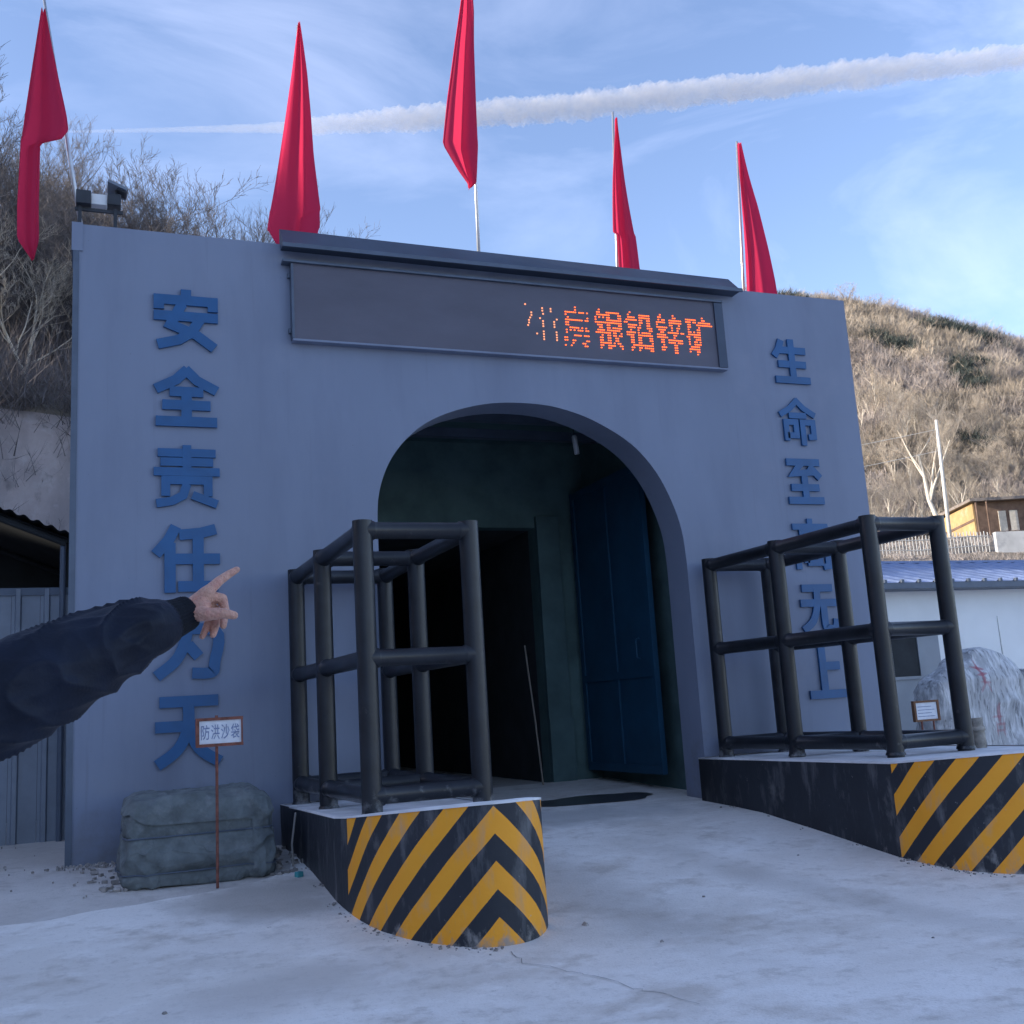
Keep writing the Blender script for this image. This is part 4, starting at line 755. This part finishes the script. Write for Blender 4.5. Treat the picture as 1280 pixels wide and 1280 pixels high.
PALE = [tree_meshes(21, 9.5, .5, .0, M['pale_bark'], M['tan_twig']), tree_meshes(22, 8.0, .65, .06, M['pale_bark'], M['tan_twig'], multi=2), tree_meshes(23, 7.0, .7, -.05, M['bark'], M['tan_twig'], multi=2)]
def plant(kind, x, y, s, label, group, name='bare_tree'):
    o = thing(name, (x, y, terrain(x, y) - 0.05), label, 'tree', group); o.rotation_euler = (random.uniform(-.08, .08), random.uniform(-.08, .08), random.uniform(0, 6.28)); o.scale = (s, s, s)
    for nm, me in zip(('trunk', 'crown'), kind):
        c = bpy.data.objects.new(nm, me); COL.objects.link(c); c.parent = o
    return o
random.seed(21)
for k in range(150):      # wooded slope behind and left of the portal
    y = random.uniform(11, 34); u = random.random(); x = -7 + u * (0.72 * (y + 10))
    if left_hill(x, y) < 4: continue
    far = x > 6
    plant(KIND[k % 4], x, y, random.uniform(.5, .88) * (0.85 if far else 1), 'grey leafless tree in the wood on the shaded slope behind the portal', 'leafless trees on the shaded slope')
plant(PALE[1], -0.9, 11.2, .42, 'slender pale-stemmed bare tree at the left edge above the shotcrete slope', None)
plant(PALE[0], 74.6, 67.2, 1.65, 'tallest pale bare tree, spreading just behind the utility pole', None)
for k in range(85):
    d = random.uniform(108, 165); l = random.uniform(0.30, 0.56) * d
    x, y = 0.9281 * l + .3722 * d, -10.46 + .9281 * d - .3722 * l
    if (Vector((x, y, 0)) - Vector((86, 72, 0))).length < 11: continue
    plant(PALE[k % 3], x, y, random.uniform(.55, .9), 'tan leafless tree low on the sunlit hill', 'leafless trees on the sunlit hill')
for k in range(16):
    d = random.uniform(215, 232); l = random.uniform(0.2, 0.56) * d
    plant(PALE[2], 0.9281 * l + .3722 * d, -10.46 + .9281 * d - .3722 * l, random.uniform(.4, .75), 'small leafless tree on the crest of the sunlit hill', 'trees on the hill crest')

def brush(name, pts, m, size, nb, width, label, seed, droop=0.6):
    rs = np.random.RandomState(seed); pts = np.array(pts); n = len(pts)
    sz = size * rs.uniform(.4, 1.4, n)
    base = np.repeat(pts, nb, 0) + rs.normal(0, 1, (n * nb, 3)) * np.repeat(sz, nb)[:, None] * np.array([.30, .30, 0.02])
    d = rs.normal(0, 1, (n * nb, 3)) * droop; d[:, 2] = 1.0; d /= np.linalg.norm(d, axis=1)[:, None]
    ln = np.repeat(sz, nb) * rs.uniform(.45, 1.1, n * nb)
    side = np.cross(d, rs.normal(0, 1, (n * nb, 3))); side /= np.linalg.norm(side, axis=1)[:, None]
    wv = (width * rs.uniform(.6, 1.4, n * nb))[:, None] * side
    tip = base + d * ln[:, None]; mid = base + d * (ln * rs.uniform(.35, .7, n * nb))[:, None]
    d2 = d + rs.normal(0, .6, (n * nb, 3)); d2 /= np.linalg.norm(d2, axis=1)[:, None]; t2 = mid + d2 * (ln * rs.uniform(.3, .55, n * nb))[:, None]
    d3 = d + rs.normal(0, .6, (n * nb, 3)); d3 /= np.linalg.norm(d3, axis=1)[:, None]; t3 = mid + d3 * (ln * rs.uniform(.3, .55, n * nb))[:, None]
    V = np.stack([base - wv, base + wv, tip, mid - wv * .6, mid + wv * .6, t2, mid - wv * .6, mid + wv * .6, t3], 1).reshape(-1, 3)
    me = bpy.data.meshes.new(name); k = len(V) // 3
    me.vertices.add(len(V)); me.vertices.foreach_set('co', V.ravel()); me.loops.add(len(V)); me.loops.foreach_set('vertex_index', np.arange(len(V)))
    me.polygons.add(k); me.polygons.foreach_set('loop_start', np.arange(k) * 3); me.polygons.foreach_set('loop_total', np.full(k, 3)); me.update(calc_edges=True); me.validate()
    me.materials.append(m); return tag(link(name, me), label, 'brush', kind='stuff')
rs = np.random.RandomState(3); P = []
while len(P) < 1500:
    y = rs.uniform(8.7, 34); x = -8 + rs.uniform() * (0.75 * (y + 11)); z = left_hill(x, y)
    if z > 5.0: P.append((x, y, terrain(x, y)))
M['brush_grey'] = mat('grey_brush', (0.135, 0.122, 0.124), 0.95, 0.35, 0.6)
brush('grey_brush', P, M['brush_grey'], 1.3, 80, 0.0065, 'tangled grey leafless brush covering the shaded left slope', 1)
P = []
for k in range(60): 
    x = rs.uniform(-3, 3); y = rs.uniform(5.6, 9.2); P.append((x, y, terrain(x, y)))
brush('slope_twigs', P, M['brush_grey'], 0.7, 10, 0.007, 'sparse dry twigs rooted on the grey slope behind the shed', 9)
M['brush_tan'] = mat('tan_brush', (0.37, 0.32, 0.26), 0.95, 0.35, 0.10, lo=0.4, hi=0.6)
M['brush_mauve'] = mat('mauve_brush', (0.345, 0.305, 0.28), 0.95, 0.3, 0.12)
M['brush_green'] = mat('evergreen_brush', (0.06, 0.075, 0.07), 0.95, 0.4, 0.3)
PT, PMv, PG = [], [], []
while len(PT) + len(PMv) + len(PG) < 4600:
    d = rs.uniform(106, 234); l = rs.uniform(0.27, 0.60) * d; x, y = 0.9281 * l + .3722 * d, -10.46 + .9281 * d - .3722 * l
    if math.dist((x, y), (86, 71)) < 11 or math.dist((x, y), (82, 67)) < 7: continue
    p = (x, y, terrain(x, y)); nv = mnoise.noise(Vector((x * .05, y * .05, 0))) + .5 * mnoise.noise(Vector((x * .15, y * .15, 7)))
    g_ = mnoise.noise(Vector((l * .055 + 3, d * .045, 2))) + .45 * mnoise.noise(Vector((l * .17, d * .13, 5))) - abs(d - 204) * .009
    if g_ > 0.13: PG.append(p)
    elif nv > 0.12: PMv.append(p)
    else: PT.append(p)
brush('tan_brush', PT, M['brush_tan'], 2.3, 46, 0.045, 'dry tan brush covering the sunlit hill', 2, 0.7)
brush('mauve_brush', PMv, M['brush_mauve'], 2.4, 46, 0.04, 'duller brown brush in patches on the sunlit hill', 4, 0.7)
brush('evergreen_brush', PG, M['brush_green'], 2.3, 80, 0.09, 'dark evergreen scrub across the upper part of the sunlit hill', 5, 1.0)
P = []
while len(P) < 700:
    d = rs.uniform(34, 100); l = rs.uniform(0.30, 0.62) * d; x, y = 0.9281 * l + .3722 * d, -10.46 + .9281 * d - .3722 * l
    if 83 < d < 88: continue
    P.append((x, y, terrain(x, y)))
brush('dry_grass', P, M['brush_mauve'], 0.7, 26, 0.016, 'low dry grass and weeds on the bank behind the blue roof', 6, 0.8)

# ------------------------------------------------------------------ contrail
M['trail'] = bpy.data.materials.new('contrail'); M['trail'].use_nodes = True
t = M['trail'].node_tree; t.nodes.remove(t.nodes['Principled BSDF'])
pv = N(t, 'ShaderNodeVolumePrincipled', i_Density=0.0085, i_Anisotropy=0.0); pv.inputs['Color'].default_value = (0.99, 0.99, 0.99, 1); L(t, pv.outputs[0], t.nodes['Material Output'].inputs['Volume'])
CT = [(-188, 4495), (348, 4329), (701, 4220), (957, 4124), (1401, 3937), (1841, 3744), (2323, 3497), (2739, 3289), (3115, 3094), (3551, 2883), (4152, 2560)]
CW = [3, 12, 22, 37, 54, 58, 58, 58, 54, 48, 42]
path = catmull([(x, y, 2500) for x, y in CT], 110); nP = len(path); q = MB(); nS = 36
for i, p in enumerate(path):
    s_ = i / (nP - 1) * (len(CT) - 1); w = np.interp(s_, range(len(CT)), CW)
    dd = (path[min(i + 1, nP - 1)] - path[max(i - 1, 0)]).normalized(); nn_ = Vector((-dd.y, dd.x, 0)); lump = min(1.0, w / 40)
    for j in range(nS):
        a = 2 * math.pi * j / nS; o_ = nn_ * 1.9 * math.cos(a) + Vector((0, 0, .6 * math.sin(a))); g0 = (p + o_ * w) * 0.011
        k_ = 0.92 + lump * (0.24 * mnoise.noise(g0) + 0.24 * mnoise.noise(g0 * 2.3 + Vector((5, 0, 0))) + 0.22 * mnoise.noise(g0 * 5.1) + 0.16 * mnoise.noise(g0 * 10.5))
        q.v.append(tuple(p + o_ * w * max(.12, k_)))
for i in range(nP - 1):
    for j in range(nS): q.f.append((i * nS + j, i * nS + (j + 1) % nS, (i + 1) * nS + (j + 1) % nS, (i + 1) * nS + j))
q.f.append(tuple(range(nS))[::-1]); q.f.append(tuple((nP - 1) * nS + j for j in range(nS)))
tag(q.build('contrail', M['trail'], smooth=True), 'long white aircraft contrail stretching across the blue sky', 'contrail')

# ------------------------------------------------------------------ person pointing (only the arm is in frame)
person = thing('person', (-0.45, -8.25, zg(-8.25)), 'person in a dark navy jacket whose outstretched arm points at the portal', 'person')
def capsules(chains, vox, smooth_it, name, m, parent):
    """union of tapered chains [(point, radius), ...] remeshed into one continuous surface"""
    bm = bmesh.new(); bmesh.ops.create_icosphere(bm, subdivisions=2, radius=1.0)
    IV = np.array([v.co for v in bm.verts]); IF = np.array([[v.index for v in f.verts] for f in bm.faces]); bm.free(); VV, FF, base = [], [], 0
    for ch in chains:
        for (p0, r0), (p1, r1) in zip(ch[:-1], ch[1:]):
            p0, p1 = np.array(p0), np.array(p1); n = max(2, int(np.linalg.norm(p1 - p0) / (min(r0, r1) * 0.22)) + 1)
            for k in range(n + 1):
                t_ = k / n; VV.append(IV * (r0 + (r1 - r0) * t_) + p0 + (p1 - p0) * t_); FF.append(IF + base); base += len(IV)
    me = bpy.data.meshes.new(name); me.from_pydata(np.concatenate(VV).tolist(), [], np.concatenate(FF).tolist()); o = link(name, me, parent)
    md = o.modifiers.new('r', 'REMESH'); md.mode = 'VOXEL'; md.voxel_size = vox
    md = o.modifiers.new('s', 'SMOOTH'); md.iterations = smooth_it; md.factor = 0.5
    baked(o); o.data.materials.clear(); o.data.materials.append(m); o.data.shade_smooth(); return o
IDX = [((0.3929, -8.0768, 1.4150), .0140), ((0.4205, -8.0566, 1.4415), .0112), ((0.4418, -8.0444, 1.4570), .0098), ((0.4616, -8.0326, 1.4695), .0080)]
MID = [((0.3972, -8.0494, 1.4095), .0120), ((0.4290, -8.038, 1.405), .0100), ((0.4340, -8.0464, 1.3780), .0088), ((0.4270, -8.0660, 1.3420), .0072)]
RNG = [((0.3922, -8.029, 1.3996), .0115), ((0.4203, -8.0198, 1.3787), .0095), ((0.4150, -8.0404, 1.3487), .0082), ((0.4060, -8.0574, 1.3238), .0070)]
PNK = [((0.3851, -8.0132, 1.3891), .0105), ((0.404, -8.0103, 1.3641), .0085), ((0.3940, -8.0353, 1.3413), .0075), ((0.3840, -8.0544, 1.3210), .0064)]
THB = [((0.3669, -8.0836, 1.3690), .0190), ((0.390, -8.1084, 1.3635), .0150), ((0.4205, -8.1217, 1.3640), .0118), ((0.4434, -8.1217, 1.3585), .0096)]
Wp = (0.352, -8.068, 1.372)
SH = Vector((-0.26, -8.23, 1.02)); ground_z = zg(-8.25)
hips = Vector((-0.50, -8.25, ground_z + .95)); neck = Vector((-0.48, -8.23, ground_z + 1.50)); RS = Vector((-0.68, -8.23, ground_z + 1.42))
palm = [[(Wp, .025), (IDX[0][0], .0155)], [(Wp, .025), (MID[0][0], .016)], [(Wp, .024), (RNG[0][0], .0155)], [(Wp, .023), (PNK[0][0], .014)], [(Wp, .022), THB[0], ((0.388, -8.085, 1.385), .013)], [(THB[0][0], .016), (IDX[0][0], .012)], [(IDX[0][0], .013), (MID[0][0], .013), (RNG[0][0], .0125), (PNK[0][0], .0115)]]
arm = [(Wp, .026), ((0.245, -8.12, 1.325), .036), ((0.03, -8.20, 1.20), .045), (tuple(SH), .055)]
legs = lambda s: [(tuple(hips + Vector((s * .10, 0, -.02))), .085), (tuple(hips + Vector((s * .11, -.02, -.45))), .058), (tuple(hips + Vector((s * .11, .02, -.86))), .040)]
rh = Vector((-0.80, -8.27, ground_z + .78))
rarm = [(tuple(RS), .055), ((-0.78, -8.22, ground_z + 1.12), .044), (tuple(rh + Vector((.0, -.02, .08))), .028)]
rhand = [[(tuple(rh + Vector((.0, -.02, .08))), .027), (tuple(rh + Vector((0, -.03 + .018 * i, -.01))), .013), (tuple(rh + Vector((.01, -.035 + .02 * i, -.055))), .009), (tuple(rh + Vector((.025, -.035 + .02 * i, -.085 + .006 * abs(i - 1)))), .007)] for i in range(4)] + [[(tuple(rh + Vector((.0, -.03, .06))), .016), (tuple(rh + Vector((.025, -.055, .01))), .011), (tuple(rh + Vector((.03, -.06, -.025))), .008)]]
torso = [[(tuple(hips), .13), (tuple(hips + Vector((0, .02, .25))), .12), (tuple(neck - Vector((0, 0, .18))), .13), (tuple(neck), .055), (tuple(neck + Vector((0, -.02, .10))), .053)], [(tuple(SH), .06), (tuple(neck - Vector((0, 0, .08))), .07), (tuple(RS), .06)]]
hd = neck + Vector((0.01, -.03, .20))
head = [[(tuple(hd + Vector((0, .015, .02))), .090), (tuple(hd + Vector((0, -.01, -.03))), .078), (tuple(hd + Vector((0, -.035, -.085))), .045)], [(tuple(hd + Vector((0, -.085, .0))), .012), (tuple(hd + Vector((0, -.105, -.03))), .014)], [(tuple(hd + Vector((-.02, -.078, -.068))), .009), (tuple(hd + Vector((.02, -.078, -.068))), .009)]] + [[(tuple(hd + Vector((s * .083, .01, .015))), .016), (tuple(hd + Vector((s * .083, .012, -.025))), .011)] for s in (-1, 1)]
body = capsules([IDX] + [[(p_, r_ * 1.13) for p_, r_ in c_] for c_ in (MID, RNG, PNK)] + [THB, arm, rarm, legs(1), legs(-1)] + palm + rhand + torso + head, 0.0031, 4, 'body', M['skin'], person)
for s in (-1, 1):
    q = MB(); q.grid(10, 8, lambda u, v: hd + Vector((s * .033, -.075, .012)) + Vector((math.cos(u * 6.283) * math.sin(v * 3.1416), math.sin(u * 6.283) * math.sin(v * 3.1416), math.cos(v * 3.1416))) * .0125); q.build('eye', M['camera_black'], person, smooth=True)
capsules([[(tuple(hd + Vector((0, .03, .035))), .093), (tuple(hd + Vector((0, .045, -.02))), .08)]], 0.008, 3, 'hair', M['hair'], person)
# nails
M['nail'] = mat('nail', (0.62, 0.42, 0.36), 0.35, 0.05, 30)
# jacket: sleeve built as a folded tube, then the trunk
ctr = [((0.356, -8.066, 1.374), .036), ((0.335, -8.076, 1.3635), .0385), ((0.318, -8.085, 1.356), .042), ((0.302, -8.093, 1.349), .053), ((0.275, -8.106, 1.339), .063), ((0.246, -8.121, 1.328), .071), ((0.200, -8.137, 1.305), .078), ((0.1545, -8.1515, 1.281), .086), ((0.11, -8.168, 1.258), .093), ((0.0689, -8.185, 1.236), .098), ((0.02, -8.2, 1.212), .102), ((-0.04, -8.212, 1.182), .104), ((-0.10, -8.22, 1.15), .106), ((-0.18, -8.225, 1.10), .110), ((-0.27, -8.23, 1.03), .118)]
cp = catmull([c for c, _ in ctr], 8); rr_ = np.interp(np.linspace(0, len(ctr) - 1, len(cp)), range(len(ctr)), [r for _, r in ctr])
q = MB(); nA = 96; ref = Vector((0, 0, 1)); nC = len(cp)
fine = catmull([tuple(p) for p in cp], 3); rf_ = np.interp(np.linspace(0, nC - 1, len(fine)), range(nC), rr_)
acc = 0.0
for i, p in enumerate(fine):
    if i: acc += (p - fine[i - 1]).length
    d_ = (fine[min(i + 1, len(fine) - 1)] - fine[max(i - 1, 0)]).normalized(); a_ = (ref - d_ * ref.dot(d_)).normalized(); b_ = d_.cross(a_)
    k1 = smooth(0.06, 0.12, acc)
    for j in range(nA):
        th = 2 * math.pi * j / nA; n_ = a_ * math.cos(th) + b_ * math.sin(th); P_ = p + n_ * rf_[i]
        s_ = Vector((acc * 9 + 1.2 * math.sin(th), math.cos(th) * 1.1, math.sin(th) * 1.1))
        f1 = 1 - 2 * abs(mnoise.noise(s_ * 1.1)); f2 = 1 - 2 * abs(mnoise.noise(Vector((acc * 12 - 1.6 * math.cos(th), math.cos(th) * 1.6 + 4, math.sin(th) * 1.6))))
        f1 = max(0, f1 - .15) ** 2 * 1.5; f2 = max(0, f2 - .1) ** 2 * 1.4
        e_ = k1 * (0.009 * f1 + 0.003 * f2 + 0.012 * mnoise.noise(s_ * .5 + Vector((3, 3, 3)))) - 0.006 * k1
        if acc < 0.055: e_ = 0.0016 * math.cos(th * 30) * (1 if acc > .004 else 0)
        q.v.append(tuple(P_ + n_ * e_))
ncuff = 0
acc = 0.0; faces_c, faces_s = [], []
for i in range(len(fine) - 1):
    acc += (fine[i + 1] - fine[i]).length
    for j in range(nA): (faces_c if acc < 0.052 else faces_s).append((i * nA + j, i * nA + (j + 1) % nA, (i + 1) * nA + (j + 1) % nA, (i + 1) * nA + j))
allv = q.v
def sub(fs):
    s = MB(); mp_ = {}
    for f in fs:
        r_ = []
        for v in f:
            if v not in mp_: mp_[v] = len(s.v); s.v.append(allv[v])
            r_.append(mp_[v])
        s.f.append(tuple(r_))
    return s
trunk_j = capsules([[(tuple(SH), .105), (tuple(neck - Vector((0, 0, .10))), .11), (tuple(RS), .10)], [(tuple(hips + Vector((0, 0, -.06))), .175), (tuple(hips + Vector((0, .01, .25))), .165), (tuple(neck - Vector((0, 0, .2))), .16), (tuple(neck - Vector((0, 0, .02))), .075)], [(tuple(RS), .10), ((-0.78, -8.22, ground_z + 1.12), .08), (tuple(rh + Vector((.0, -.02, .12))), .055)]], 0.012, 4, 'jacket', M['jacket'], person)
sub(faces_s).build('sleeve', M['jacket'], trunk_j, smooth=True)
sub(faces_c).build('cuff', M['cuff'], trunk_j, smooth=True)
capsules([[(tuple(hips + Vector((s * .09, 0, -.02))), .115), (tuple(hips + Vector((s * .11, -.02, -.45))), .085), (tuple(hips + Vector((s * .11, .02, -.86))), .07)] for s in (-1, 1)], 0.012, 4, 'trousers', M['trouser'], person)
for s in (-1, 1): capsules([[((hips.x + s * .11, hips.y + .05, ground_z + .05), .045), ((hips.x + s * .12, hips.y - .08, ground_z + .045), .042), ((hips.x + s * .125, hips.y - .17, ground_z + .04), .036)]], 0.01, 3, 'shoe', M['shoe'], person)
